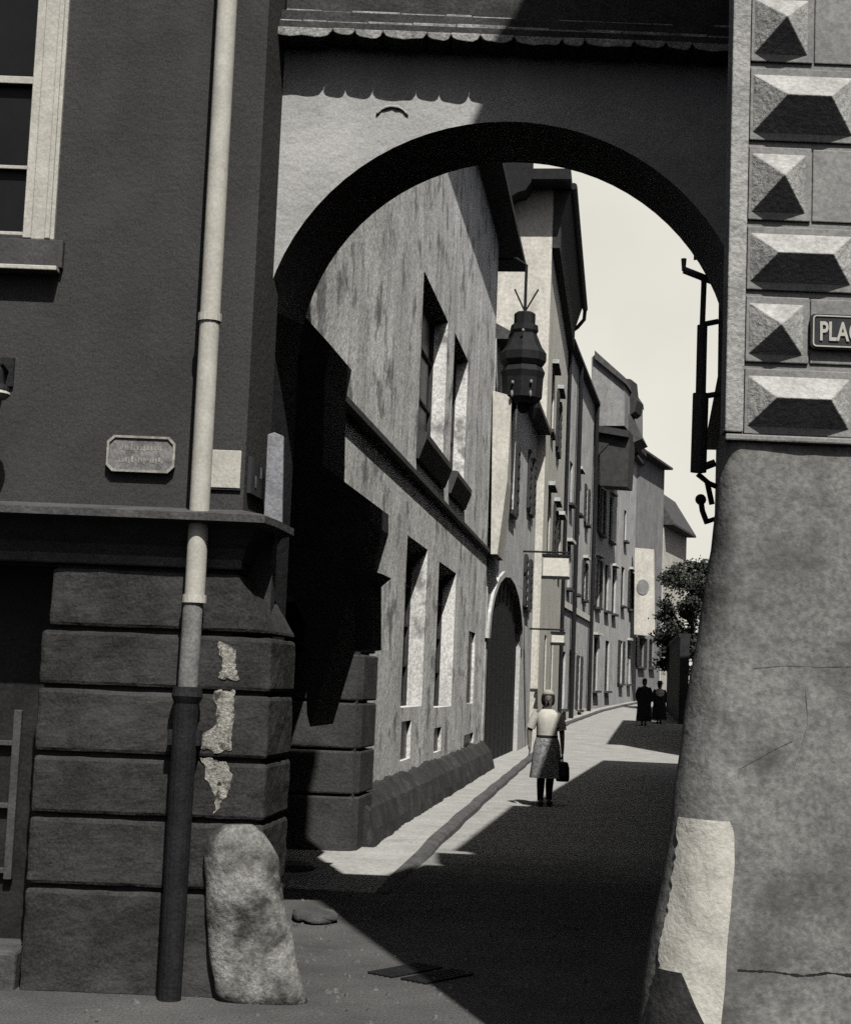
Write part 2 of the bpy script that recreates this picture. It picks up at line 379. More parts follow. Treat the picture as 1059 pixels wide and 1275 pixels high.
# downpipe
pp = MB(); YP = YL - .15
def pc(px, py, Y=YP): return L_(px, py, Y)
pa, pb_ = pc(278, 0), pc(233, 846)
px_ = (pc(261, 400).x)
rp = .056
pp.tube([(px_, YP, 7.5), (px_, YP, pc(258, 392).z)], rp, 24, False)
pp.tube([(px_, YP, pc(258, 400).z), (px_, YP, pc(238, 745).z)], rp * .98, 24, False)
dp = pp.build('downpipe', 'pipe', house, smooth=False)
for p in dp.data.polygons:
    if len(p.vertices) == 4: p.use_smooth = True
lw = MB(); lw.tube([(px_ - .005, YP, pc(238, 747).z), (px_ - .01, YP, pc(232, 860).z)], rp * .96, 24, False)
o = lw.build('lower_length', mat('tarnished_zinc', .2, (1, 1, .98), 6, .35, .2, .2, rough=.6), dp)
for p in o.data.polygons:
    if len(p.vertices) == 4: p.use_smooth = True
for y in (395, 746):
    cl = MB(); z = pc(250, y).z; cl.tube([(px_, YP, z - .022), (px_, YP, z + .022)], rp * 1.16, 16)
    cl.cbox(px_ - .012, px_ + .012, YP + rp, YL + .01, z - .012, z + .012)
    cl.build('pipe_clamp', 'pipe', dp)
bt = MB(); zt = pc(228, 862).z
bt.tube([(px_ - .01, YP, zt + .03), (px_ - .01, YP, zt - .02), (px_ - .012, YP, zt - .06), (px_ - .015, YP - .01, -.02)], [.075, .085, .067, .062], 16)
bt.cbox(px_ - .1, px_ + .07, YP - .02, YB + .01, zt - .28, zt - .2)
o = bt.build('boot', 'iron', dp)
# flaking lime patch on the corner of the base
def blob(pts, n=3, amp=.02, seed=0):
    out = []
    k = len(pts)
    for i in range(k):
        a, b = Vector(pts[i]), Vector(pts[(i + 1) % k])
        for j in range(n):
            p = a.lerp(b, j / n); q = noise.noise_vector(Vector((p.x * 9 + seed, p.z * 9, seed))) * amp + noise.noise_vector(Vector((p.x * 41, p.z * 41, seed))) * amp * .7
            out.append(Vector((p.x + q.x, p.y, p.z + q.z)))
    return out
lp = MB()
for sd_, poly in enumerate(([(272, 800), (292, 808), (296, 848), (288, 850), (270, 842), (276, 822)],
             [(266, 862), (292, 862), (291, 895), (286, 936), (268, 938), (249, 930), (252, 915), (270, 900)],
             [(248, 944), (282, 950), (288, 965), (276, 1010), (268, 1015), (262, 985)])):
    lp.prism(blob([L_(x, y, YB - .004) for x, y in poly], 16, .024, sd_ * 3.1), (0, .012, 0))
lpo = lp.build('lime_patch', mat('flaking_lime', .3, WA, 14, .4, .3, .6, dirt=(.05, 16, .5, .6)), house)
lpo['label'] = 'flaking white lime remains on the stone corner'

xm_ = L_(347, 620, 9.2).x
MB().cbox(xc - .3, xm_, 9.02, 9.24, -.03, zl - .05).build('dark_strip_cover', 'rust', house)  # dark block added to cover a sunlit strip of the arch wall
# plates on the left wall
pl = thing('street_plate', 'worn octagonal street name plate with pale rim on the dark wall', 'street sign', L_(176, 567, YL))
x0, x1 = L_(134, 567).x, L_(219, 567).x; z1, z0 = L_(176, 544).z, L_(176, 589).z; zr = .06
def octo(x0, x1, z0, z1, c, y): return [(x0 + c, y, z0), (x1 - c, y, z0), (x1, y, z0 + c), (x1, y, z1 - c), (x1 - c, y, z1), (x0 + c, y, z1), (x0, y, z1 - c), (x0, y, z0 + c)]
MB().prism(octo(x0, x1, z0, z1, .035, YL - .03), (0, .03, 0)).build('plate', 'plate', pl, bevel=.003)
rim = MB(); a = octo(x0, x1, z0, z1, .035, YL - .04); b = octo(x0 + .013, x1 - .013, z0 + .013, z1 - .013, .03, YL - .04); n = 8
rim.add(a + b + [(p[0], YL - .029, p[2]) for p in a] + [(p[0], YL - .029, p[2]) for p in b], [(i, (i + 1) % n, (i + 1) % n + n, i + n) for i in range(n)] + [(i, i + 16, (i + 1) % n + 16, (i + 1) % n) for i in range(n)] + [(i + 8, (i + 1) % n + 8, (i + 1) % n + 24, i + 24) for i in range(n)])
rim.build('rim', mat('pale_enamel_rim', .3, WA, 14, .3, .2, .1), pl)
# the letters are worn to illegible blurs: broken raised strokes
wr = MB(); rr = random.Random(4)
for row, (za_, n_) in enumerate(((.66, 9), (.34, 11))):
    xx = x0 + .07
    while xx < x1 - .07:
        wd = rr.uniform(.004, .013); h = rr.uniform(.018, .036)
        zz_ = z0 + (z1 - z0) * za_ + rr.uniform(-.006, .006)
        wr.cbox(xx, xx + wd, YL - .032, YL - .029, zz_ - h / 2, zz_ + h / 2); xx += wd + rr.uniform(.004, .012)
wr.build('worn_lettering', mat('worn_pale_lettering', .27, WA, 14, .3, .2, .1), pl)
nb = thing('notice_board', 'blank white square notice beside the downpipe on the house corner', 'notice', L_(280, 585, YL))
MB().cbox(L_(258, 585).x, L_(300, 585).x, YL - .022, YL + .002, L_(280, 608).z, L_(280, 561).z).build('board', 'white', nb, bevel=.003)
MB().cbox(L_(257, 585).x, L_(301, 585).x, YL - .016, YL + .001, L_(280, 610).z, L_(280, 609).z).build('lower_edge', 'sill', nb)
ns = thing('side_plate', 'dim weathered plate on the narrow shaded side of the house corner', 'sign', (xc + .01, YL + .2, 2.8))
def sidept(dy, z, o=.0): X, Y = depthpt(xc + .002 + o, dy); return (X, Y, z)
za_, zb2 = L_(310, 612).z, L_(310, 566).z
MB().hexa([sidept(.06, za_), sidept(.06, za_, .02), sidept(.42, za_, .02), sidept(.42, za_)], [sidept(.06, zb2), sidept(.06, zb2, .02), sidept(.42, zb2, .02), sidept(.42, zb2)]).build('plate', 'enamel', ns)
t = MB()
for k in range(2):
    d0 = .16 + k * .12
    zc = (za_ + zb2) / 2 + (.035 if k else -.03)
    t.hexa([sidept(d0, zc - .03, .021), sidept(d0, zc - .03, .024), sidept(d0 + .035, zc - .03, .024), sidept(d0 + .035, zc - .03, .021)],
           [sidept(d0, zc + .035, .021), sidept(d0, zc + .035, .024), sidept(d0 + .035, zc + .035, .024), sidept(d0 + .035, zc + .035, .021)])
t.build('worn_mark', mat('dim_grey_paint', .12, CO, 8, .4, .2, .1), ns)
# wall lamp cut by the left edge of the view
lm = thing('wall_lamp', 'small black wall lamp with white enamel shade at the edge of the dark wall', 'lamp', L_(-8, 480, YL))
c0 = L_(-6, 478, YL - .3)
b = MB(); b.tube([(c0.x - .02, YL + .0, c0.z + .12), (c0.x - .02, YL - .15, c0.z + .14), (c0.x - .01, YL - .28, c0.z + .1), (c0.x, YL - .3, c0.z + .02)], .014, 8)
b.cbox(c0.x - .06, c0.x + .02, YL - .02, YL + .002, c0.z + .04, c0.z + .2)
b.build('bracket', 'iron', lm)
b = MB(); b.rings([[(c0.x + r_ * math.cos(q * PI / 8), YL - .3 + r_ * math.sin(q * PI / 8), c0.z + z_) for q in range(16)] for r_, z_ in ((.02, .1), (.035, .08), (.05, .0), (.075, -.02), (.08, -.035))]); b.build('cap', 'iron', lm)
b = MB(); b.rings([[(c0.x + r_ * math.cos(q * PI / 8), YL - .3 + r_ * math.sin(q * PI / 8), c0.z + z_) for q in range(16)] for r_, z_ in ((.075, -.037), (.085, -.055), (.06, -.08), (.04, -.085))]); b.build('shade', 'letter', lm)

# ------------------------------------------------------------------ ARCH
YA0, YA1 = 9.25, 10.3
arch = thing('street_arch', 'masonry arch across the alley with tiled eave and sunlit left spandrel', 'archway', (0, 9.6, 0))
acx, acz, AR = atY(610, 452, YA0).x, atY(610, 452, YA0).z, 288 / 2000 * YA0
shx = side.x / side.y * (YA1 - YA0)
zUp = 5.75; xAL, xAR = atY(322, 400, YA0).x - .6, 2.6
segs = 40
def ell_arc(cx, cy, a_, b_, Y):
    q = [atY(cx - a_ * math.cos(PI * i / segs), cy - b_ * math.sin(PI * i / segs), Y) for i in range(segs + 1)]
    return [(q[0].x, -.03)] + [(p.x, p.z) for p in q] + [(q[-1].x, -.03)]
outF = ell_arc(630, 452, 310, 301, YA0); outB = ell_arc(640, 466, 270, 264, YA1)
mb = MB(); ip = MB(); jb = MB(); jb2 = MB(); xAR = 3.2
for Y, outer in ((YA0, outF), (YA1, outB)):
    for (xa, za), (xb2, zb3) in zip(outer, outer[1:]):
        if abs(xa - xb2) < 1e-6: continue
        mb.add([(xa, Y, za), (xb2, Y, zb3), (xb2, Y, zUp), (xa, Y, zUp)], [(0, 1, 2, 3)])
    mb.add([(xAL, Y, -.03), (outer[0][0], Y, -.03), (outer[0][0], Y, zUp), (xAL, Y, zUp)], [(0, 1, 2, 3)])
    mb.add([(outer[-1][0], Y, -.03), (xAR, Y, -.03), (xAR, Y, zUp), (outer[-1][0], Y, zUp)], [(0, 1, 2, 3)])
mb.add([(xAL, YA0, zUp), (xAR, YA0, zUp), (xAR, YA1, zUp), (xAL, YA1, zUp)], [(0, 1, 2, 3)])
mb.add([(xAL, YA0, -.03), (xAL, YA1, -.03), (xAL, YA1, zUp), (xAL, YA0, zUp)], [(0, 1, 2, 3)])
mb.add([(xAR, YA0, -.03), (xAR, YA1, -.03), (xAR, YA1, zUp), (xAR, YA0, zUp)], [(0, 1, 2, 3)])
mb.build('wall', 'archplaster', arch)
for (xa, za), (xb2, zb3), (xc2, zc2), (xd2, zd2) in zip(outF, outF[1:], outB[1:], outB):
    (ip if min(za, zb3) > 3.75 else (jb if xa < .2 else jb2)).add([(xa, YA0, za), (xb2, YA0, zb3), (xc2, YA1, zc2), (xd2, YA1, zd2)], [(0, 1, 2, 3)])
# blocks added above the view to throw shade on buttress and ground
cs_ = MB(); cs_.cbox(1.85, xAR, YA0 + .12, YA1 - .01, zUp - .002, 9.0); cs_.cbox(xAL, .45, YA0 + .12, YA1 - .01, zUp - .002, 8.9); cs_.cbox(xAL - .05, .49, YA0 + .08, YA1 + .04, 8.902, 9.05)
cs_.build('shade_block', 'archplaster', arch)
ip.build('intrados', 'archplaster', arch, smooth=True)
jm_ = mat('shade_dark_jamb', .02, CO, 4, .4, .3, .5)  # near-black colour paints shade onto jambs that the sun would strike
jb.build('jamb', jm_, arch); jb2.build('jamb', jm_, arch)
# tiled eave: stepped courses with a lip of half-round tiles
eave = MB(); lip = MB()
ze = atY(450, 40, YA0 - .25).z
xE0 = atY(333, 45, YA0 - .2).x; xE1 = 2.4
steps = [(.21, ze - .0, .05), (.16, ze + .085, .045), (.11, ze + .165, .045)]
for k, (ov, zc, th) in enumerate(steps):
    x0 = xE0 + (.0, .03, .09)[k]
    eave.cbox(x0, xE1, YA0 - ov + .03, YA0 + .05, zc + th * .5, zc + .085 + (.2 if k == 2 else 0))
eo = eave.build('eave', 'tile', arch)
rr = random.Random(2)
for k, (ov, zc, th) in enumerate(steps):
    x = xE0 + (.0, .03, .09)[k]
    edges0 = [atY(q, 45, YA0 - .21).x for q in (334, 414, 441, 476, 531, 561, 598, 640, 700, 728, 790, 830, 862, 930, 1000)]
    if k == 0:
        for x, x2 in zip(edges0, edges0[1:]):
            wd = x2 - x; sag = .038 + rr.uniform(-.006, .006); y_ = YA0 - .21 + rr.uniform(0, .012)
            pts = [(x + .001, y_, zc + .04)]
            for q in range(15):
                a = q / 14; e = min(1, min(a, 1 - a) * wd / .055); pts.append((x + wd * (a * .99 + .005), y_, zc + .03 - sag * (1 - (1 - e) ** 2) ** .5 + .004 * math.sin(a * wd * 40)))
            pts.append((x2 - .001, y_, zc + .04)); lip.prism(pts, (0, .22, 0))
        continue
    while x < xE1:
        wd = rr.uniform(.12, .3); dz_ = rr.uniform(-.007, .007); dy_ = rr.uniform(0, .015)
        lip.cbox(x + .002, x + wd - .002, YA0 - ov + dy_, YA0 - .0, zc - .006 + dz_, zc + th * .55 + dz_)
        x += wd
lip.build('tile_course', 'tilelight', eo, bevel=.006)
# eyebrow of raised plaster over the left spandrel
eb = MB(); pc0 = atY(488, 150, YA0)
eb.tube([(pc0.x + .1 * math.cos(q) , YA0 - .006, pc0.z + .085 * math.sin(q)) for q in [R(160 - k * 14) for k in range(11)]], [.005 + .006 * math.sin(PI * k / 10) + .003 * math.sin(k * 2.3) for k in range(11)], 8)
eb.build('raised_plaster', 'archplaster', arch, smooth=True)
# pale board at the foot of the arch
bd = thing('pale_board', 'tall narrow pale board standing above the ledge at the foot of the arch', 'board', atY(340, 600, YA0 - .06))
q = [atY(x, y, YA0 - .25) for x, y in ((328, 650), (351, 656), (353, 543), (341, 538), (333, 541))]
MB().prism(q, (0, .05, 0)).build('panel', mat('grey_board', .24, CO, 6, .25, .2, .3), bd, bevel=.004)

# ------------------------------------------------------------------ BUTTRESS behind the arch
YBt = 12.7
but = thing('stepped_buttress', 'dark stepped buttress with rusticated foot behind the arch', 'buttress', atY(410, 1080, YBt) * 1.0)
but.location.z = 0
uF = -2.66
def bpt(x, y): return atY(x, y, YBt)
YF = 15.8
def fpt(x, y): return atY(x, y, YF)
sil = [(376, 390), (412, 430), (404, 470), (402, 580), (461, 624), (461, 650), (451, 684), (439, 727), (412, 820), (386, 905), (382, 890), (379, 775), (364, 742)]  # lower wedge of this outline is the shadow on the foot, built solid
pts = [bpt(*p) for p in sil]
left = bpt(300, 390)
poly = pts + [Vector((pts[-1].x - .9, YBt, pts[-1].z)), Vector((pts[-1].x - .9, YBt, pts[0].z + .5)), Vector((pts[0].x - .45, YBt, pts[0].z + .5))]
bk = side / side.y
MB().prism(poly, (bk.x * 1.0, 1.0, 0)).build('upper_stage_and_shade', 'buttress', but)
cp = MB(); q = [bpt(x, y) for x, y in ((441, 715), (452, 708), (476, 715), (463, 726), (463, 808), (441, 811))]
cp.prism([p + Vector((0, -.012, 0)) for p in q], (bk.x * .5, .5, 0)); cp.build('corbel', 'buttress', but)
rs = MB(); js = [760, 812, 873, 933, 990, 1052]; xl_ = fpt(345, 900).x; XR = fpt(449, 930).x
zj2 = [fpt(410, y).z for y in js]; zj2[-1] = -.02 
for i in range(len(js) - 1):
    z1, z0 = zj2[i] - .012, zj2[i + 1] + .012; xr_ = XR - (.03 if i == 0 else 0)
    Yf = YF - .03
    pl_ = [(xl_, Yf), (xr_ - .16, Yf), (xr_ - .07, Yf + .02), (xr_, Yf + .1), (xr_ + bk.x * .9, Yf + .9), (xl_, Yf + .9)]
    rs.rings([[(x, y, z0) for x, y in pl_], [(x, y, z1) for x, y in pl_]])
rs_o = rs.build('rusticated_foot', mat('grey_rusticated_stone', .05, (1, 1, 1), 4, .35, .3, .6), but, bevel=.02)
MB().prism([(xl_, YF + .01, -.02), (XR - .05, YF + .01, -.02), (XR - .05, YF + .01, zj2[0] + .25), (xl_, YF + .01, zj2[0] + .25)], (bk.x * .6, .6, 0)).build('core', 'rust', but)

# ------------------------------------------------------------------ STREET HOUSES (facade along a baseline)
def frame(P0, P1):
    P0, P1 = Vector(P0), Vector(P1); e = (P1 - P0); Ln = e.length; e = e / Ln; nrm = Vector((e.y, -e.x))
    return P0, e, nrm, Ln
def fp(F, s, off, z):
    P0, e, nrm, Ln = F; p = P0 + e * s + nrm * off; return S(p.x, p.y, z)
def facade(F, z0, z1, holes, depth_house, rev=.28, splay=0.0, mb=None):
    mb = mb or MB(); Ln = F[3]
    ss = sorted({0, Ln, *[h[0] for h in holes], *[h[1] for h in holes]}); zs = sorted({z0, z1, *[h[2] for h in holes], *[h[3] for h in holes]})
    for a, b in zip(ss, ss[1:]):
        for c, d in zip(zs, zs[1:]):
            if any(h[0] <= a + 1e-6 and b <= h[1] + 1e-6 and h[2] <= c + 1e-6 and d <= h[3] + 1e-6 for h in holes): continue
            mb.add([fp(F, a, 0, c), fp(F, b, 0, c), fp(F, b, 0, d), fp(F, a, 0, d)], [(0, 1, 2, 3)])
    for h in holes:
        a, b, c, d = h[:4]; sp = h[4] if len(h) > 4 else splay
        o = [(a, c), (b, c), (b, d), (a, d)]; i_ = [(a + sp, c), (b - sp, c), (b - sp, d - sp * .4), (a + sp, d - sp * .4)]
        for k in range(4):
            p, q = o[k], o[(k + 1) % 4]; pi, qi = i_[k], i_[(k + 1) % 4]
            mb.add([fp(F, p[0], 0, p[1]), fp(F, q[0], 0, q[1]), fp(F, qi[0], -rev, qi[1]), fp(F, pi[0], -rev, pi[1])], [(0, 1, 2, 3)])
    D = depth_house
    for s0, s1 in ((0, 0), (Ln, Ln)):
        mb.add([fp(F, s0, 0, z0), fp(F, s0, -D, z0), fp(F, s0, -D, z1), fp(F, s0, 0, z1)], [(0, 1, 2, 3)])
    mb.add([fp(F, 0, -D, z0), fp(F, Ln, -D, z0), fp(F, Ln, -D, z1), fp(F, 0, -D, z1)], [(0, 1, 2, 3)])
    return mb
def fbox(mb, F, s0, s1, o0, o1, z0, z1):
    q = lambda z: [fp(F, s0, o0, z), fp(F, s1, o0, z), fp(F, s1, o1, z), fp(F, s0, o1, z)]
    return mb.hexa(q(z0), q(z1))
def roof(F, z1, D, ov, rise, m, root, e0=.1, e1=.1, th=.12):
    mb = MB(); Ln = F[3]
    sec = [(ov, z1 - .0), (ov, z1 + th), (-D / 2, z1 + rise + th), (-D - ov, z1 + th), (-D - ov, z1)]
    a = [fp(F, -e0, o, z) for o, z in sec]; b = [fp(F, Ln + e1, o, z) for o, z in sec]
    mb.rings([a, b]); return mb.build('roof', m, root)
def window(root, F, h, rev=.28, frame_m='timber', bars=(1, 2), pane_m='glass', sill=True, sillm='sill', so=.1, shut=None, hood=False):
    a, b, c, d = h[:4]; sp = h[4] if len(h) > 4 else 0
    a2, b2 = a + sp, b - sp; t = .05
    mb = MB()
    for q in ((a2, a2 + t, c, d), (b2 - t, b2, c, d), (a2 + t, b2 - t, c, c + t), (a2 + t, b2 - t, d - t - sp * .4, d - sp * .4)):
        fbox(mb, F, q[0], q[1], -rev - .03, -rev + .02, q[2], q[3])
    for k in range(1, bars[0] + 1):
        x = a2 + (b2 - a2) * k / (bars[0] + 1); fbox(mb, F, x - .02, x + .02, -rev - .025, -rev + .012, c + t, d - t - sp * .4)
    for k in range(1, bars[1] + 1):
        z = c + (d - c) * k / (bars[1] + 1); fbox(mb, F, a2 + t, b2 - t, -rev - .024, -rev + .008, z - .015, z + .015)
    w_ = mb.build('window', frame_m, root)
    fbox(MB(), F, a2 - .02, b2 + .02, -rev - .06, -rev - .031, c - .02, d + .02).build('pane', pane_m, w_)
    if shut:
        for q0, q1 in ((a - .62, a - .04), (b + .04, b + .62)):
            sm_ = MB(); fbox(sm_, F, q0, q1, .01, .07, c, d)
            for k_ in range(6): fbox(sm_, F, q0 + .06, q1 - .06, .065, .085, c + (d - c) * (k_ + .15) / 6, c + (d - c) * (k_ + .7) / 6)
            sm_.build('shutter', shut, w_)
    if hood: fbox(MB(), F, a - .2, b + .2, -.03, .2, d + .12, d + .24).build('hood', hood, w_)
    if sill: fbox(MB(), F, a - .08, b + .08, -.05, so, c - .1, c - .004).build('sill', sillm, w_)
    return w_
GRP = 'houses along the left side of the alley'

# --- house A: long streaked facade
vA0, vA1 = 11.0, 31.6
FA = frame((uF, vA0), (uF, vA1))
ha = thing('plastered_house', 'long pale house with rain-streaked plaster and deep windows just beyond the arch', 'house', S(uF, 20, 0), GRP)
def hole(near, far, top, bot, sp=.0):
    v0, _ = atU(near[0], near[1], uF); v1, _ = atU(far[0], far[1], uF)
    vm = (v0 + v1) / 2
    zt = atU(near[0], top, uF)[1]; zb = atU(far[0], bot, uF)[1]
    return [v0 - vA0, v1 - vA0, zb, zt, sp]
def zA(px, py): return atU(px, py, uF)[1]
h1 = [atU(522, 480, uF)[0] - vA0, atU(553, 520, uF)[0] - vA0, zA(535, 556), zA(535, 352), .12]
h2 = [atU(562, 520, uF)[0] - vA0, atU(580, 520, uF)[0] - vA0, zA(568, 596), zA(568, 418), .12]
h3 = [atU(505, 720, uF)[0] - vA0, atU(531, 720, uF)[0] - vA0, zA(515, 880), zA(515, 672), .22]
h4 = [atU(545, 740, uF)[0] - vA0, atU(566, 760, uF)[0] - vA0, zA(555, 880), zA(555, 705), .22]
h5 = [atU(582, 830, uF)[0] - vA0, atU(590, 830, uF)[0] - vA0, zA(585, 876), zA(585, 786), .02]
h6 = [atU(499, 920, uF)[0] - vA0, atU(511, 920, uF)[0] - vA0, zA(505, 946), zA(505, 898), .02]
h7 = [atU(540, 920, uF)[0] - vA0, atU(549, 920, uF)[0] - vA0, zA(545, 936), zA(545, 906), .02]
h8 = [atU(577, 925, uF)[0] - vA0, atU(589, 925, uF)[0] - vA0, zA(583, 932), zA(583, 914), .02]
zAtop = 10.6
hrec = [0.0, 15.95 - vA0, -.03, 2.95]
facade(FA, -.03, zAtop, [hrec, h1, h2, h3, h4, h5, h6, h7, h8], 7, rev=.2).build('wall', 'facade', ha)
for h in (h1, h2): 
    w_ = window(ha, FA, h, .2, 'timber', (1, 2), sill=False)
    sm = MB(); a, b, c = h[0] - .06, h[1] + .1, h[2]
    sm.prism([fp(FA, a, -.05, c - .005), fp(FA, a, .13, c - .02), fp(FA, a, .13, c - .1), fp(FA, a, .04, c - .36), fp(FA, a, -.05, c - .36)], fp(FA, b, 0, 0) - fp(FA, a, 0, 0))
    sm.build('sill', 'sill', w_)
for h in (h3, h4): window(ha, FA, h, .2, 'timber', (1, 3), sill=False)
for h in (h5, h6, h7, h8):
    fbox(MB(), FA, h[0] - .02, h[1] + .02, -.09, -.05, h[2] - .02, h[3] + .02).build('vent', 'glass', ha)
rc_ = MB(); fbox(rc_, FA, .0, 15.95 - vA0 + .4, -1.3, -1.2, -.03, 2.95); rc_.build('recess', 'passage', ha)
# string course
zs_ = zA(400, 470); zs2 = zA(612, 690)
sc = MB(); fbox(sc, FA, 0.1, FA[3], -.02, .07, zs_ - .06, zs_ + .02); sc.build('string_course', 'sill', ha, bevel=.01)
# battered plinth
pt = MB(); k = 150; rowsP = []
for i in range(k + 1):
    q_ = 5.0 + (FA[3] - 5.0) * i / k; j = lambda f, o: noise.noise(Vector((q_ * f, o, 0)))
    tz = .56 + .07 * j(1.1, 3) + .04 * j(4, 8)
    rowsP.append([fp(FA, q_, -.03, -.02), fp(FA, q_, .3 + .05 * j(1.3, 1) + .03 * j(5, 2), -.02), fp(FA, q_, .26 + .05 * j(1.5, 5) + .03 * j(6, 6), .2), fp(FA, q_, .2 + .05 * j(1.7, 7) + .04 * j(5, 9), .4), fp(FA, q_, .06 + .03 * j(4, 4), tz), fp(FA, q_, -.03, tz + .02)])
pt.rings(rowsP); pt.build('plinth', 'plinth', ha)
roof(FA, zAtop, 7, .42, 3.2, 'timber', ha, 0, 2.4)

# --- house B1: with the arched gateway
vB0, vB1 = 31.62, 44.0
FB = frame((uF + .02, vB0), (-2.42, vB1))
hb = thing('gateway_house', 'narrow grey house with a dark arched gateway and jettied upper floor', 'house', S(-2.6, 38, 0), GRP)
zB1 = 8.6
facade(FB, -.03, zB1, [[.3, 8.6, -.02, 4.1, .05], [9.4, 10.4, 3.7, 5.0, .05], [9.6, 10.5, 6.2, 7.7, .05], [4, 5.2, 5.6, 7.3, .05]], 6, rev=.1).build('wall', 'midp', hb)
# gateway arch head: plaster haunches fill the corners
hz = MB()
for k in range(12):
    a0, a1 = PI * k / 12, PI * (k + 1) / 12; cx_ = 4.45; rx = 4.16; rz = 1.5
    p = [(cx_ - rx * math.cos(a0), 2.6 + rz * math.sin(a0)), (cx_ - rx * math.cos(a1), 2.6 + rz * math.sin(a1))]
    q = [fp(FB, p[0][0], -.002, p[0][1]), fp(FB, p[1][0], -.002, p[1][1]), fp(FB, p[1][0], -.002, 4.115), fp(FB, p[0][0], -.002, 4.115)]
    hz.prism(q, fp(FB, 0, -.09, 0) - fp(FB, 0, 0, 0))
hz.build('arch_head', 'midp', hb)
gt = MB(); fbox(gt, FB, .2, 8.7, -.15, -.1, -.02, 4.15)
gto = gt.build('gate', 'iron', hb)
gm = MB()
for k in range(8): fbox(gm, FB, .6 + k * .98, .68 + k * .98, -.1, -.08, .1, 4.0)
gm.build('batten', 'iron', gto)
sm = MB()
for k in range(10):                       # moulded ring around the gateway
    a0, a1 = PI * k / 10, PI * (k + 1) / 10
    P_ = [(4.45 - r_ * math.cos(a), 2.6 + r_ * .36 * math.sin(a)) for r_, a in ((4.16, a0), (4.16, a1), (4.5, a1), (4.5, a0))]
    sm.prism([fp(FB, x, -.01, z) for x, z in P_], fp(FB, 0, .07, 0) - fp(FB, 0, 0, 0))
sm.build('gate_moulding', 'midp', hb)
for h in ([9.4, 10.4, 3.7, 5.0, .05], [9.6, 10.5, 6.2, 7.7, .05], [4, 5.2, 5.6, 7.3, .05]): window(hb, FB, h, .1, shut='timber')
# jettied pier: bright front end tapering downwards
jt = MB()
u_a, z_a = atV(619, 505, vB0 - .4); u_b, z_b = atV(636, 515, vB0 - .4); u_c, z_c = atV(617, 690, vB0 - .4)
jt.prism([S(u_a - .1, vB0 - .4, z_a + .3), S(u_b, vB0 - .4, z_a + .2), S(u_b - .03, vB0 - .4, z_a - 1.5), S(u_c + .03, vB0 - .4, z_c), S(u_c - .1, vB0 - .4, z_c)], SD(0, 1.6, 0))
jt.build('jetty_pier', 'pale', hb)
roof(FB, zB1, 6, .35, 1.8, 'roof', hb, 0, 0)

# --- house B2: tall, broad eave
vC0, vC1 = 44.1, 58.0
FC = frame((-2.22, vC0), (-2.2, vC1))
hc = thing('tall_house', 'tall narrow house with bright end wall and wide dark eave', 'house', S(-2.2, 50, 0), GRP)
zC = atV(700, 235, vC0)[1]
hol = [[2.5, 4.0, 5.6, 7.4], [6.5, 8, 5.6, 7.4], [10.5, 12, 5.6, 7.4], [2.5, 4, 9.2, 11], [6.5, 8, 9.2, 11], [3, 4.3, 1.2, 3.2], [7.5, 9, .3, 3.2]]
facade(FC, -.03, zC, hol, 3.2, rev=.06).build('wall', 'pale', hc)
for i_, h in enumerate(hol): window(hc, FC, h, .06, shut='timber' if i_ % 3 == 1 else None, hood='midp' if i_ < 5 else False)
rf = MB(); zr0 = zC
fbox(rf, FC, -.9, FC[3] + .2, -3.6, .5, zr0, zr0 + .3)
rf.prism([fp(FC, -.15, -3.6, zr0 + .18), fp(FC, -.15, .5, zr0 + .18), fp(FC, -.15, -1.6, zr0 + .62)], fp(FC, FC[3] + .2, 0, 0) - fp(FC, -.15, 0, 0))
ro = rf.build('roof', 'iron', hc)
fr_ = MB(); fbox(fr_, FC, .0, FC[3], -.02, .22, zC - 1.7, zC - .004); fr_.prism([fp(FC, 0, .22, zC - .05), fp(FC, 0, .48, zC - .05), fp(FC, 0, .22, zC - .9)], fp(FC, FC[3], 0, 0) - fp(FC, 0, 0, 0))
fr_.build('eave_shade_band', 'timber', hc)  # dark band puts the shade below the eave into the colour
q = [atV(x, y, 43.2) for x, y in ((520, 190), (662, 190), (661, 226), (654, 236), (644, 239), (629, 249), (520, 262))]
MB().prism([S(u, 43.2, z) for u, z in q], SD(0, .85, 0)).build('gable_overhang', 'iron', hc)
gu = MB(); gu.tube([fp(FC, -.1, .56, zC + .05), fp(FC, FC[3] + .2, .56, zC - .1)], .1, 8)
gu.tube([fp(FC, FC[3] + .1, .56, zC - .1), fp(FC, FC[3] + .1, .54, zC - .5), fp(FC, FC[3] + .1, .3, zC - .8), fp(FC, FC[3] + .1, .08, zC - 1.0), fp(FC, FC[3] + .1, .08, .3)], .07, 8)
gu.build('gutter', 'iron', hc)

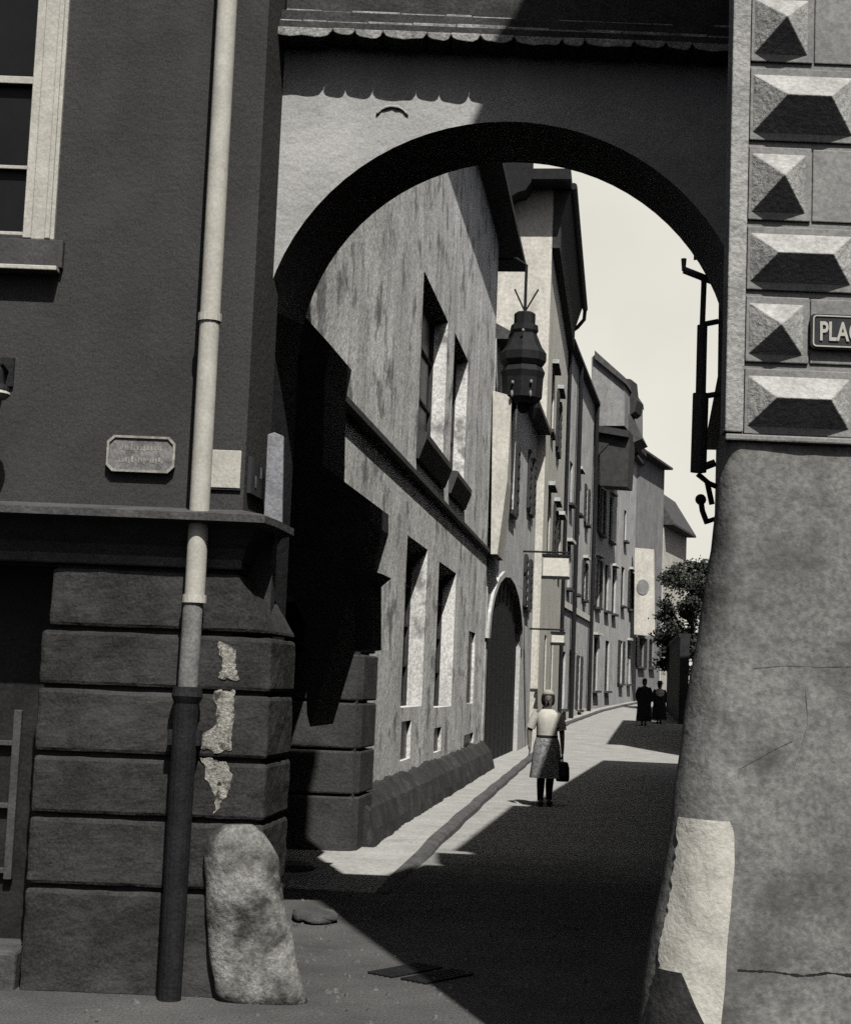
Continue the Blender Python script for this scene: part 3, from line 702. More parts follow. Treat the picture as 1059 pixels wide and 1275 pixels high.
# --- far houses following the bend
def far_house(name, label, P0, P1, top, D, m, hol, ov=.35, rise=1.8, roofm='roof', e0=.1, bars=(1, 1), rev=.1):
    F = frame(P0, P1); r = thing(name, label, 'house', S(*((Vector(P0) + Vector(P1)) / 2), gz(P0[1])), GRP)
    z0 = gz(P0[1]) - .3
    facade(F, z0, top, hol, D, rev=rev).build('wall', m, r)
    for i_, h in enumerate(hol): window(r, F, h, rev, bars=bars, shut='timber' if (i_ * 7 + len(name)) % 3 == 0 else None, hood='pale' if (i_ + len(name)) % 2 else False, so=.2)
    roof(F, top, D, ov, rise, roofm, r, e0, .05)
    return r, F
hd, FD = far_house('white_shop_house', 'bright whitewashed house with small dark windows beyond the tall house', (-2.2, 58.1), (-1.4, 72), atV(720, 440, 60)[1], 2.6, 'midp',
    [[1.5, 2.6, .9, 3.0], [4.5, 5.6, .4, 2.9], [8, 9.4, .8, 3.0], [2, 3.2, 5.4, 7], [5.5, 6.7, 5.4, 7], [9.5, 10.7, 5.4, 7], [2, 3.2, 8.6, 10.2], [5.5, 6.7, 8.6, 10.2], [9.5, 10.7, 8.6, 10.2]], .25, .4)
lowp = MB(); fbox(lowp, FD, .05, FD[3], -.05, .06, .1, .8); fbox(lowp, FD, .05, FD[3], -.05, .08, 4.6, 4.85); lowp.build('plinth_band', 'brightp', hd)
for s in (4.0, 12.8):
    dp_ = MB(); dp_.tube([fp(FD, s, .15, .4), fp(FD, s, .15, atV(720, 440, 60)[1] - .1)], .09, 8)
    dp_.build('downpipe', 'iron', hd)
he, FE = far_house('jettied_house', 'grey house with corbelled top storey and sloping gable above the bend', (-1.4, 72.1), (-.2, 82), atV(735, 535, 72)[1], 4.0, 'midp',
    [[1.5, 3, 1.6, 4], [5.5, 7, 1.6, 4], [1.4, 2.8, 5.4, 7.6], [4.6, 6, 5.4, 7.6], [7.4, 8.8, 5.4, 7.6], [2, 3.4, 8.8, 11], [5.6, 7, 8.8, 11]], .2, .3)
up = MB(); zj_ = atV(735, 532, 71)[1]
q = [atV(x, y, 71.2) for x, y in ((736, 530), (736, 445), (742, 440), (756, 452), (777, 478), (777, 530))]
up.prism([S(u, 71.2, z) for u, z in q], SD(.9, 6.5, 0)); up.build('top_storey', 'greyp', he)
cbm = MB()
for k in range(4):
    u0, z0 = atV(742 + k * 10, 535, 71.5); cbm.prism([S(u0, 71.3 + k * 1.6, z0 + .15), S(u0 + .9, 71.3 + k * 1.6, z0 + .15), S(u0 + .9, 71.3 + k * 1.6, z0 - .3), S(u0, 71.3 + k * 1.6, z0 - 1.3)], SD(.05, .35, 0))
u0, z0 = atV(735, 536, 71); u1, _ = atV(782, 536, 71)
cbm.prism([S(u0, 71.05, z0), S(u1, 71.05, z0 - .25), S(u1, 71.05, z0 + .05), S(u0, 71.05, z0 + .3)], SD(.9, 6, 0))
cbm.build('corbel', 'timber', he)
rc = MB(); q = [atV(x, y, 71.3) for x, y in ((746, 540), (784, 545), (780, 606), (747, 604))]
rc.prism([S(u, 71.35, z) for u, z in q], SD(.25, 1.5, 0)); rc.build('recess_shade_panel', 'timber', he)  # dark panel put in for the shaded recess below the jetty
rt = MB(); q = [atV(x, y, 71) for x, y in ((740, 436), (778, 470), (779, 478), (740, 446))]
rt.prism([S(u, 71, z) for u, z in q], SD(.9, 6.8, 0)); rt.build('gable_coping', 'roof', he)
ch = MB(); q = [atV(x, y, 73) for x, y in ((762, 515), (764, 478), (770, 470), (785, 472), (787, 492), (793, 498), (790, 512), (785, 516))]
ch.prism([S(u, 73, z) for u, z in q], SD(.3, 1.2, 0)); cho = ch.build('dormer', 'timber', he)
q = [atV(x, y, 72.9) for x, y in ((763, 513), (764, 484), (773, 484), (774, 514))]
MB().prism([S(u, 72.9, z) for u, z in q], SD(.0, .2, 0)).build('dormer_front', 'brightp', cho)
ds = MB(); q = [atV(x, y, 72.5) for x, y in ((759, 520), (784, 516), (799, 546), (786, 552), (764, 540))]
ds.prism([S(u, 72.5, z) for u, z in q], SD(.3, 2.5, 0)); ds.build('lean_to_roof', 'roof', he)
hf, FF = far_house('gabled_house', 'grey house with dark shutters left of the white end wall', (-.2, 82.1), (.75, 90), atV(785, 560, 84)[1], 3.0, 'midp',
    [[1, 2.4, 2, 4.2], [4.6, 6, 2, 4.2], [1, 2.4, 6, 8], [4.6, 6, 6, 8], [1.5, 2.6, 9.4, 11]], .3, .8)
hg, FG = far_house('white_end_house', 'low house with large blank white upper wall at the end of the alley', (.35, 87.8), (2.3, 96), atV(800, 560, 88)[1], 2.0, 'greyp',
    [[2.6, 4, 3, 4.6], [5.4, 6.6, 3, 4.6]], .5, 1.0)
wp = MB(); q = [atV(x, y, 87.2) for x, y in ((790, 682), (814, 684), (815, 792), (789, 790))]
wp.prism([S(u, 87.2, z) for u, z in q], SD(0, .55, 0)); wp.build('white_gable', 'pale', hg)
u0, z0 = atV(800, 731, 87.1); eb_ = MB(); eb_.prism([S(u0 + .33 * math.cos(q * PI / 8), 87.17, z0 + .42 * math.sin(q * PI / 8)) for q in range(16)], SD(0, .025, 0)); eb_.build('roundel', 'greyp', hg)
hh, FH = far_house('steep_roofed_house', 'small house with steep dark gable roof closing the alley', (2.35, 96.2), (4.0, 104), atV(825, 655, 97)[1], 1.6, 'pale',
    [[2, 3.4, 3.2, 5]], .6, 2.2)

# ------------------------------------------------------------------ RIGHT SIDE beyond the arch
def right_house(name, label, P0, P1, top, D, m, ov, rise, group='houses along the shaded right side'):
    # facade seen edge-on: baseline runs back toward the camera so the normal faces the street
    F = frame(P1, P0); r = thing(name, label, 'house', S(P0[0], P0[1], 0), group)
    hol = [[F[3] * .2, F[3] * .2 + 1.1, 1, 2.8], [F[3] * .6, F[3] * .6 + 1.1, 1, 2.8]]
    facade(F, -.3, top, hol, D).build('wall', m, r)
    for h in hol: window(r, F, h, .25)
    rf = MB(); sec = [(ov, top), (ov, top + .12), (-D / 2, top + rise + .12), (-D - ov, top + .12), (-D - ov, top)]
    rf.rings([[fp(F, -.05, o, z) for o, z in sec], [fp(F, F[3] + .05, o, z) for o, z in sec]]); rf.build('roof', 'roof', r)
    return r, F
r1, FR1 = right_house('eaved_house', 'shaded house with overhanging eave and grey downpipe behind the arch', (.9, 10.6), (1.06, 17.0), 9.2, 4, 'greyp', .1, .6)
pe = MB(); pe.rings([[fp(FR1, s_, o, z) for o, z in ((-.02, 6.35), (.4, 6.3), (.4, 6.38), (-.02, 6.62))] for s_ in (-.02, FR1[3])]); pe.build('pent_eave', 'roof', r1)
gp = MB()
def rp_(px, py, v=17.05): u, z = atV(px, py, v); return S(u, v, z)
gp.tube([rp_(851, 322), rp_(851, 335), rp_(874, 345), rp_(876, 352), rp_(874, 405)], .03, 8)
gp.tube([rp_(851, 336), rp_(892, 352)], .04, 8)
gp.tube([rp_(874, 405), rp_(872, 490)], .055, 10); gp.tube([rp_(872, 490), rp_(869, 588)], .085, 10)
gp.tube([rp_(872, 494), rp_(896, 490)], .03, 8); gp.tube([rp_(869, 584), rp_(890, 576)], .04, 8); gp.tube([rp_(874, 404), rp_(894, 400)], .03, 8)
gp.build('downpipe', mat('grey_zinc', .16, CO, 5, .2, .1, .1), r1)
gq = MB(); gq.tube([rp_(868, 590), rp_(880, 600), rp_(886, 628)], .03, 8); gq.tube([rp_(872, 622), rp_(874, 636), rp_(880, 652)], .03, 8); gq.tube([rp_(878, 650), rp_(890, 646)], .025, 8); gq.tube([rp_(878, 600), rp_(892, 606)], .03, 6)
gq.ball(rp_(872, 622), .06, 8, 6); gq.build('bracket', 'iron', r1)
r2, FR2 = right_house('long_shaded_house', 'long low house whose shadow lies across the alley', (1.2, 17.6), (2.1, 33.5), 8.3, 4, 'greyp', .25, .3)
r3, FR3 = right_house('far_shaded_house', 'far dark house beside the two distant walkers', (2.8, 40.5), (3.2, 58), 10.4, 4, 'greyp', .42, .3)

# ------------------------------------------------------------------ RIGHT SGRAFFITO HOUSE
YR = 5.8
def Rp(px, py, Y=YR): return atY(px, py, Y)
sg = thing('sgraffito_house', 'pale house with diamond-pointed quoins above a battered plaster base', 'house', (1.6, YR, 0))
zq = Rp(930, 546).z
xq = Rp(908, 400).x; xq = (Rp(915, 0).x + Rp(906, 545).x) / 2
sdx = math.tan(R(10.3))
def sq(x, dy): return (x + sdx * dy, YR + dy)
up = MB(); ztR = 9.4; xR2 = 5.0
q0 = (xq, YR); q1 = sq(xq, 3.44); 
up.rings([[(q0[0], q0[1], a), (xR2, YR, a), (xR2, YR + 3.5, b), (q1[0], q1[1], b)] for a, b in ((zq, zq), (10.1, 8.9))])
up.build('wall', 'sgraf', sg)
# corner strip and courses in relief
cs = MB(); ws = Rp(925, 300).x - xq
cs.rings([[(xq - .012, YR - .018, z), (xq + .055, YR - .018, z), (xq + .055, YR + .02, z), (xq - .008, YR + .1, z)] for z in (zq + .02, 9.0)])
cs.build('corner_strip', 'sgraflight', sg, bevel=.006)
rowY = [(-8, 82), (82, 180), (180, 279), (279, 366), (366, 456), (456, 546)]
pitch = .283
zs_rows = []
zt0 = Rp(960, 81).z; zbt = zq
def course(i, z0, z1, long, off=0):
    """one quoin: flat margin frame and a diamond point"""
    x0 = xq + .058; wq = (.40 if long else .232); x1 = x0 + wq
    fm = .022 if not long else .018
    m_ = MB(); y0 = YR - .012
    m_.cbox(x0 - .0, x1, y0, YR + .01, z0 + .012, z1 - .012)
    o = m_.build('quoin', 'sgraf', sg, bevel=.004)
    a0, a1, b0, b1 = x0 + .012, x1 - fm, z0 + .042, z1 - .04
    hh = (b1 - b0) / 2; zc = b0 + hh; dep = hh * .97
    if long: r0, r1 = a0 + hh * .95, a1 - hh * .95
    else: r0 = r1 = (a0 + a1) / 2
    d_ = MB()
    V = [(a0, y0 - .001, b0), (a1, y0 - .001, b0), (a1, y0 - .001, b1), (a0, y0 - .001, b1), (r0, y0 - dep, zc), (r1, y0 - dep, zc)]
    if long: d_.add(V, [(0, 1, 5, 4), (1, 2, 5), (2, 3, 4, 5), (3, 0, 4)])
    else: d_.add(V[:5], [(0, 1, 4), (1, 2, 4), (2, 3, 4), (3, 0, 4)])
    d_.build('diamond_point', 'sgraflight', o, bevel=.0035)
    return x1
zt = zq + .012; long = True
rows_ = []
ys = [546, 456, 366, 279, 180, 82, -12, -108, -200, -290]
for k in range(len(ys) - 1):
    z0 = Rp(960, ys[k]).z; z1 = Rp(960, ys[k + 1]).z
    long = (k % 2 == 0)
    xe = course(k, z0, z1, long)
    if long: course_x = xe
    # second long diamond follows on the long rows
    if long:
        x0 = xe + .004; m_ = MB(); m_.cbox(x0, x0 + .4, YR - .012, YR + .01, z0 + .012, z1 - .012); o = m_.build('quoin', 'sgraf', sg, bevel=.004)
        a0, a1, b0, b1 = x0 + .01, x0 + .385, z0 + .042, z1 - .04; hh = (b1 - b0) / 2; zc = b0 + hh; y0 = YR - .013
        V = [(a0, y0, b0), (a1, y0, b0), (a1, y0, b1), (a0, y0, b1), (a0 + hh * .95, y0 - hh * .97, zc), (a1 - hh * .95, y0 - hh * .97, zc)]
        MB().add(V, [(0, 1, 5, 4), (1, 2, 5), (2, 3, 4, 5), (3, 0, 4)]).build('diamond_point', 'sgraflight', o, bevel=.0035)
    else:
        m_ = MB(); m_.cbox(xe + .006, xe + 1.2, YR - .008, YR + .01, z0 + .014, z1 - .014); m_.build('panel', 'sgraf', sg, bevel=.004)
# battered, rounded lower wall
def Wp(t, z, o=0.0):
    """point on the lower wall: t<0 along the side, 0..1 round the corner, >1 along the front"""
    k = 1 - max(z, -.05) / zq; bx = .315 * k ** 1.12; by = .1 * k; r = .05 + .24 * k ** .7
    x0, y0 = xq - bx - o, YR - by - o
    cx, cy = x0 + r, y0 + r
    if t < 0:
        x, y = x0 + sdx * (-t) * 1.0, cy + (-t); x += bx * min(1, -t / 3.3) * .9
        n = Vector((-1, .1, 0))
    elif t <= 1:
        a = t * PI / 2; x, y = cx - r * math.cos(a), cy - r * math.sin(a); n = Vector((-math.cos(a), -math.sin(a), 0))
    else:
        x, y = cx + (t - 1), y0; n = Vector((0, -1, 0))
    p = Vector((x, y, z)); d = .012 * noise.noise(Vector((x * 3, y * 3, z * 3))) + .006 * noise.noise(Vector((x * 11, y * 11, z * 9)))
    return p + n * d
lw = MB(); ts = [-3.3, -2.2, -1.4, -.8, -.4, -.15] + [i / 10 for i in range(11)] + [1 + .05 * i for i in range(1, 31)] + [3, 3.8, 4.6]
zz_ = [-.05] + [zq * i / 40 for i in range(41)]
lw.add([Wp(t, z) for z in zz_ for t in ts], [(i * len(ts) + j, i * len(ts) + j + 1, (i + 1) * len(ts) + j + 1, (i + 1) * len(ts) + j) for i in range(len(zz_) - 1) for j in range(len(ts) - 1)])
lw.build('battered_base', 'base', sg, smooth=True, fix=False)
ldg = MB(); ldg.rings([[(x, y, z) for x, y in ((xq - .012, YR - .03), (xR2, YR - .03), (xR2, YR + .03), (xq + .01, YR + .12))] for z in (zq - .012, zq + .012)])
ldg.build('ledge', 'sgraf', sg, bevel=.006)
# hairline cracks and a patched seam in the base plaster
def crack(pts, wdt, root, name='crack', tone=.02):
    m_ = MB(); P = []
    for (x, y), (x2, y2) in zip(pts, pts[1:]):
        for k in range(8):
            f = k / 8; P.append((x + (x2 - x) * f + 2.2 * noise.noise(Vector((x + k, y, 1))), y + (y2 - y) * f + 2.2 * noise.noise(Vector((x, y + k, 7)))))
    for (x, y), (x2, y2) in zip(P, P[1:]):
        def on(px, py):
            p = Rp(px, py, YR - .06); z = p.z; k = 1 - z / zq
            # refine to the battered front
            p = Rp(px, py, YR - .1 * k); z = p.z; b = .315 * (1 - z / zq) ** 1.12; r = .05 + .24 * (1 - z / zq) ** .7
            t = 1 + p.x - (xq - b + r); return Wp(max(t, 1.0), z, .0015)
        a, b2 = on(x, y), on(x2, y2); d = (b2 - a); nn = Vector((-d.z, 0, d.x)); nn.normalize(); nn *= wdt * .0028 * (0.6 + abs(noise.noise(Vector((x * .1, y * .1, 0)))) * 1.5)
        m_.add([a + nn, b2 + nn, b2 - nn, a - nn], [(0, 1, 2, 3)])
    return m_.build(name, mat('deep_crack', tone, (1, 1, 1), 5, .2, .1, 0), root)
crack([(918, 1208), (960, 1210), (1000, 1216), (1030, 1212), (1075, 1216)], 1.2, sg)
crack([(905, 968), (930, 952), (960, 935), (990, 921)], .35, sg, 'crack', .09)
crack([(1003, 862), (1006, 900), (998, 930), (985, 966)], .35, sg, 'crack', .09)
crack([(938, 832), (980, 829), (1020, 831), (1065, 829)], .4, sg, 'crack', .1)
# whitewash patch wrapped over the corner
def patch(name, m, zlo, zhi, tlo, thi, root, o, rag):
    m_ = MB(); nz_ = 170; nt_ = 40; V = []
    for i in range(nz_ + 1):
        z = zlo + (zhi - zlo) * i / nz_
        l = tlo(z) + rag * (.7 * noise.noise(Vector((z * 9, 1.3, 0))) + .6 * noise.noise(Vector((z * 34, 5.3, 0))) + .15 * noise.noise(Vector((z * 90, 2.3, 0)))); h = thi(z) + .008 * noise.noise(Vector((z * 8, 9, 0)))
        V += [Wp(l + (h - l) * j / nt_, z, o) for j in range(nt_ + 1)]
    m_.add(V, [(i * (nt_ + 1) + j, i * (nt_ + 1) + j + 1, (i + 1) * (nt_ + 1) + j + 1, (i + 1) * (nt_ + 1) + j) for i in range(nz_) for j in range(nt_)])
    return m_.build(name, m, root, smooth=True, fix=False)
def t_of(px, py):
    for _ in range(1):
        z = Rp(px, py, YR - .06).z
        p = Rp(px, py, YR - .1 * (1 - z / zq)); z = p.z
    k = 1 - z / zq; return 1 + p.x - (xq - .315 * k ** 1.12 + .05 + .24 * k ** .7)
zwt = Rp(880, 1022, YR - .06).z
def hi_(z):
    k = (zwt - z); base = t_of(914, 1100)
    return base - (0 if k > .07 else .07 * (1 - (k / .07)) ** 2) - .02 * max(0, k)
patch('whitewash_patch', 'wash', -.04, zwt, lambda z: .3 + max(0, .74 - z) * 1.3, hi_, sg, .004, .09)
patch('damp_stain', 'stain', -.04, .72, lambda z: .3, lambda z: .6 + max(0, .72 - z) * 1.6, sg, .007, .08)
# name plate with white letters
pn = thing('street_name_plate', 'dark enamel street plate with white letters PLAC on the pale quoined wall', 'street sign', Rp(1040, 415))
x0 = Rp(1006, 414).x; x1 = x0 + .32; zc = Rp(1030, 415).z; hgt = .066
def rrect(x0, x1, z0, z1, r, y, n=4):
    out = []
    for cx, cz, a0 in ((x1 - r, z0 + r, -PI / 2), (x1 - r, z1 - r, 0), (x0 + r, z1 - r, PI / 2), (x0 + r, z0 + r, PI)):
        for k in range(n + 1): a = a0 + PI / 2 * k / n; out.append((cx + r * math.cos(a), y, cz + r * math.sin(a)))
    return out
MB().prism(rrect(x0, x1, zc - hgt, zc + hgt, .018, YR - .036), (0, .026, 0)).build('plate', 'enamel', pn, bevel=.002)
a = rrect(x0 + .007, x1 - .007, zc - hgt + .007, zc + hgt - .007, .014, YR - .04); b = rrect(x0 + .012, x1 - .012, zc - hgt + .012, zc + hgt - .012, .01, YR - .04); n = len(a)
rm = MB(); rm.add(a + b + [(p[0], YR - .0355, p[2]) for p in a + b], [(i, (i + 1) % n, (i + 1) % n + n, i + n) for i in range(n)] + [(i, (i + 1) % n, (i + 1) % n + 2 * n, i + 2 * n) for i in range(n)] + [(i + n, (i + 1) % n + n, (i + 1) % n + 3 * n, i + 3 * n) for i in range(n)])
rm.build('border', 'letter', pn)
def text_mesh(txt, size, ext, bold=0.0):
    cu = bpy.data.curves.new('lettering', 'FONT'); cu.body = txt; cu.size = size; cu.extrude = ext; cu.offset = bold
    o = bpy.data.objects.new('lettering', cu); C.objects.link(o); bpy.context.view_layer.update()
    dg = bpy.context.evaluated_depsgraph_get(); me = bpy.data.meshes.new_from_object(o.evaluated_get(dg)); bpy.data.objects.remove(o); bpy.data.curves.remove(cu); return me
me = text_mesh('PLAC', .098, .002, .0022); me.materials.append(M['letter'])
lo = bpy.data.objects.new('lettering', me); C.objects.link(lo); lo.parent = pn
for v_ in me.vertices:
    x, y, z = v_.co; v_.co = (x * .66, -z, y)
lo.location = Vector((x0 + .03, YR - .039, zc - .034)) - pn.location

# ------------------------------------------------------------------ small street things
gs = MB(); rings_ = []; YG = 8.72
zt_ = L_(295, 1034, YG).z
for i in range(15):
    f = i / 14; z = -.03 + (zt_ + .03) * f
    yy = 1232 - (1232 - 1018) * f
    lx = 268 - 14 * math.sin(min(1, f * 1.25) * PI / 2) if f < .8 else 254 + (f - .8) * 40
    rx = 384 - 42 * f ** .8 - (10 * (f - .85) / .15 if f > .85 else 0)
    a, b = L_(lx, yy, YG).x, L_(rx, yy, YG).x; cx = (a + b) / 2; hw = (b - a) / 2
    if f > .93: hw *= .86
    rings_.append([(cx + hw * math.copysign(abs(math.cos(q)) ** .75, math.cos(q)), YG + .02 + hw * .55 * math.copysign(abs(math.sin(q)) ** .8, math.sin(q)), z) for q in [2 * PI * k / 28 for k in range(28)]])
top = [(Vector(p) - Vector((sum(q[0] for q in rings_[-1]) / 28, YG + .02, 0))) * .6 + Vector((sum(q[0] for q in rings_[-1]) / 28, YG + .02, 0)) for p in rings_[-1]]
rings_.append([(p[0], p[1], zt_ + .035) for p in top])
rings_ = [[Vector(p) + noise.noise_vector(Vector(p) * 4) * .018 + noise.noise_vector(Vector(p) * 11) * .007 for p in r_] for r_ in rings_]
gs.rings(rings_)
tag(gs.build('guard_stone', 'stone', smooth=True), 'stout weathered guard stone with whitened top against the rusticated house corner', 'guard stone')
for k, (px, py, sx, lab) in enumerate(((392, 1135, .17, 'low flat rubble stone beside the guard stone in the alley mouth'), (364, 1078, .2, 'pale broken kerb block behind the guard stone'))):
    c_ = L_(px, py, 2000 * 1.7 / (py - 842)); b = MB(); b.ball((c_.x, c_.y, .02), (sx, sx * 1.4, .05), 16, 8, .12)
    tag(b.build('rubble_stone', 'stone' if k else 'moulding', smooth=True), lab, 'stone')
dg_ = thing('drain_cover', 'dark iron drain cover set in the sandy ground before the arch', 'drain cover', (0, 0, 0))
def gpt(px, py, z=0.0):
    d = ray(px, py); return CAM + d * ((z - CAM.z) / d.z)
c_ = gpt(525, 1211); dg_.location = (c_.x, c_.y, 0)
e1 = (gpt(575, 1222) - gpt(478, 1204)).normalized(); e2 = Vector((-e1.y, e1.x, 0))
for k, (o_, wd) in enumerate(((-.12, .2), (.13, .2))):
    m_ = MB(); cc = c_ + e1 * o_
    for q in range(5):
        a_ = cc + e1 * (-wd / 2 + wd * q / 5 + .004); b_ = cc + e1 * (-wd / 2 + wd * (q + 1) / 5 - .01)
        m_.hexa([a_ - e2 * .24 + Vector((0, 0, -.01)), b_ - e2 * .24 + Vector((0, 0, -.01)), b_ + e2 * .24 + Vector((0, 0, -.01)), a_ + e2 * .24 + Vector((0, 0, -.01))],
                [a_ - e2 * .24 + Vector((0, 0, .003)), b_ - e2 * .24 + Vector((0, 0, .003)), b_ + e2 * .24 + Vector((0, 0, .003)), a_ + e2 * .24 + Vector((0, 0, .003))])
    m_.build('grate', 'iron', dg_, bevel=.003)

# grit and small stones over the earth of the square
gr = MB(); rr = random.Random(21)
for k in range(900):
    x, y = rr.uniform(-1.6, 1.2), rr.uniform(7.2, 12.6); r_ = rr.choice((.006, .008, .008, .012, .02)) * rr.uniform(.7, 1.3)
    o_ = len(gr.v); q = [Vector((x + r_ * rr.uniform(.6, 1.3) * math.cos(a), y + r_ * rr.uniform(.6, 1.3) * math.sin(a), -.012)) for a in (0, 1.05, 2.1, 3.14, 4.2, 5.2)]
    gr.add(q + [Vector((p.x * .6 + x * .4, p.y * .6 + y * .4, -.012 + r_ * rr.uniform(.5, .9))) for p in q], [(i, (i + 1) % 6, (i + 1) % 6 + 6, i + 6) for i in range(6)] + [(6, 7, 8, 9, 10, 11)])
go_ = gr.build('gravel', mat('grey_grit', .1, (1, 1, .97), 9, .5, .3, .2)); go_['kind'] = 'stuff'; go_['label'] = 'fine grit and small stones strewn over the sandy ground before the arch'
# hanging iron lantern over the alley
vL = 31.5
u_, z_ = atV(651, 455, vL); hl = thing('hanging_lantern', 'large ornate black iron lantern hanging high over the alley', 'lantern', S(u_, vL, z_))
def lz(py): return atV(651, py, vL)[1]
def lr(w): return w * vL / 2000 / 2
def oct_(r, z, n=8): return [S(u_ + r * math.cos(2 * PI * k / n), vL + r * math.sin(2 * PI * k / n), z) for k in range(n)]
MB().rings([oct_(lr(w), lz(y)) for w, y in ((22, 389), (27, 391), (27, 404), (34, 405), (36, 412), (32, 416), (46, 432), (58, 440), (58, 450), (50, 456))]).build('crown', 'iron', hl)
MB().rings([oct_(lr(w), lz(y)) for w, y in ((48, 456.5), (56, 464), (52, 472), (50, 496), (40, 502))]).build('body', 'iron', hl)
for dx_, yb in ((-14, 528), (2, 512), (15, 520)):
    uc_ = u_ + lr(dx_ * 2); m_ = MB(); m_.rings([[S(uc_ + lr(w_) * math.cos(2 * PI * k / 8), vL + lr(w_) * math.sin(2 * PI * k / 8), lz(y)) for k in range(8)] for w_, y in ((14, 502.5), (15, 508), (9, 514), (3, yb))])
    m_.build('pendant', 'iron', hl)
for (x, y) in ((651, 411), (638, 476), (661, 475), (637, 490), (660, 490)):
    uu, z = atV(x, y, vL - lr(46)); MB().ball(S(uu, vL - lr(47), z), (.03, .03, .055 + .02 * math.sin(x * 3)), 8, 6).build('glass_bead', 'sgraf', hl)
rd_ = MB(); rd_.tube([S(u_, vL, lz(390)), S(u_, vL, lz(330)), S(u_ - .2, vL, lz(322)), S(uF - .1, vL + .3, lz(318))], .03, 8)
for dx in (-14, 16): rd_.tube([S(u_ , vL, lz(388)), S(u_ + lr(dx * 2), vL, lz(360))], .018, 6)
rd_.build('bracket', 'iron', hl)

def hang_sign(label, px0, px1, py0, py1, v, wallu, m='letter'):
    ua, za = atV(px0, py1, v); ub, zb = atV(px1, py0, v); t = thing('projecting_sign', label, 'sign', S(ua, v, za), 'signs hung out over the alley')
    MB().sbox(ua, ub, v, v + .08, za, zb).build('board', 'brightp', t, bevel=.01)
    b = MB(); b.sbox(ua - .03, ub + .03, v - .02, v + .1, zb + .004, zb + .07); b.tube([S(wallu - .1, v + .04, zb + .12), S(ub, v + .04, zb + .12)], .025, 8); b.sbox(ua - .03, ub + .03, v - .02, v + .1, za - .07, za - .004)
    b.build('bracket', 'iron', t); return t
hang_sign('larger blank white signboard hung above the gateway house', 675, 708, 694, 717, 40, -2.5)
hang_sign('smaller white shop sign hung low beneath the larger one', 686, 702, 790, 800, 43, -2.45)

# ------------------------------------------------------------------ tree at the end
tv, tu = 78, atV(866, 800, 78)[0]
tr = thing('leafy_tree', 'dark leafy tree over the wall at the far end of the alley', 'tree', S(tu, tv, gz(tv)))
tk = MB(); z0 = gz(tv) - .2
tk.tube([S(tu, tv, z0), S(tu + .05, tv, z0 + 1.5), S(tu - .05, tv, z0 + 3)], [.2, .15, .12], 10)
for a in range(7):
    th = a * .9; tk.tube([S(tu, tv, z0 + 2.2 + a * .15), S(tu + .7 * math.cos(th), tv + .7 * math.sin(th), z0 + 4), S(tu + 1.5 * math.cos(th), tv + 1.4 * math.sin(th), z0 + 5.3)], [.09, .06, .02], 6)
tk.build('trunk', 'bark', tr)
rr = random.Random(11)
for nm, cnt, r_m, mm in (('crown', 42000, 1.0, 'leaf'), ('sun_painted_leaf', 2200, 1.04, 'leaf2')):  # second, paler leaf colour paints sunlight into the crown
    lf = MB(); cl_ = []
    for k in range(90):
        th = rr.uniform(0, 2 * PI); rad = rr.uniform(.2, 1.9); cl_.append((tu + rad * math.cos(th), tv + rad * math.sin(th), z0 + rr.uniform(2.0, 7.3), rr.uniform(.2, .55)))
    for k in range(cnt):
        cx, cy, cz, cr = rr.choice(cl_); d = Vector((rr.gauss(0, 1), rr.gauss(0, 1), rr.gauss(0, 1))).normalized() * cr * abs(rr.gauss(.55, .4)) * r_m; d.z *= .8
        p = S(cx, cy, cz) + d; a = Vector((rr.uniform(-1, 1), rr.uniform(-1, 1), rr.uniform(-1, 1))).normalized() * .075; b = a.cross(Vector((rr.uniform(-1, 1), rr.uniform(-1, 1), rr.uniform(-1, 1)))).normalized() * .05
        lf.add([p - a, p - b, p + a, p + b], [(0, 1, 2, 3)])
    lf.build(nm, mm, tr, fix=False)
gwv = 70
gw = MB(); ua, _ = atV(838, 850, gwv)
gw.sbox(ua, ua + .35, 63, 80, .2, atV(840, 800, gwv)[1]); gw.sbox(ua - .06, ua + .4, 63, 80, atV(840, 800, gwv)[1] + .003, atV(840, 800, gwv)[1] + .15)
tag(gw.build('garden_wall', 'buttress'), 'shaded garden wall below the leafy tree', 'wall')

# ------------------------------------------------------------------ people
def skin_body(root, chains, m, name='body', sub=1):
    bm = bmesh.new(); sl_ = bm.verts.layers.skin.verify(); vd = {}
    def vert(key, p, r):
        if key in vd: return vd[key]
        q = bm.verts.new(p); q[sl_].radius = (r, r) if not isinstance(r, tuple) else r; vd[key] = q; return q
    first = None
    for chn in chains:
        prev = None
        for key, p, r in chn:
            q = vert(key, p, r)
            if first is None: first = q; q[sl_].use_root = True
            if prev is not None and bm.edges.get((prev, q)) is None: bm.edges.new((prev, q))
            prev = q
    me = bpy.data.meshes.new(name); bm.to_mesh(me); bm.free(); me.materials.append(M[m])
    o = bpy.data.objects.new(name, me); C.objects.link(o); o.parent = root
    md = o.modifiers.new('skin', 'SKIN'); md.use_smooth_shade = True
    md2 = o.modifiers.new('sub', 'SUBSURF'); md2.levels = sub; md2.render_levels = sub
    return o
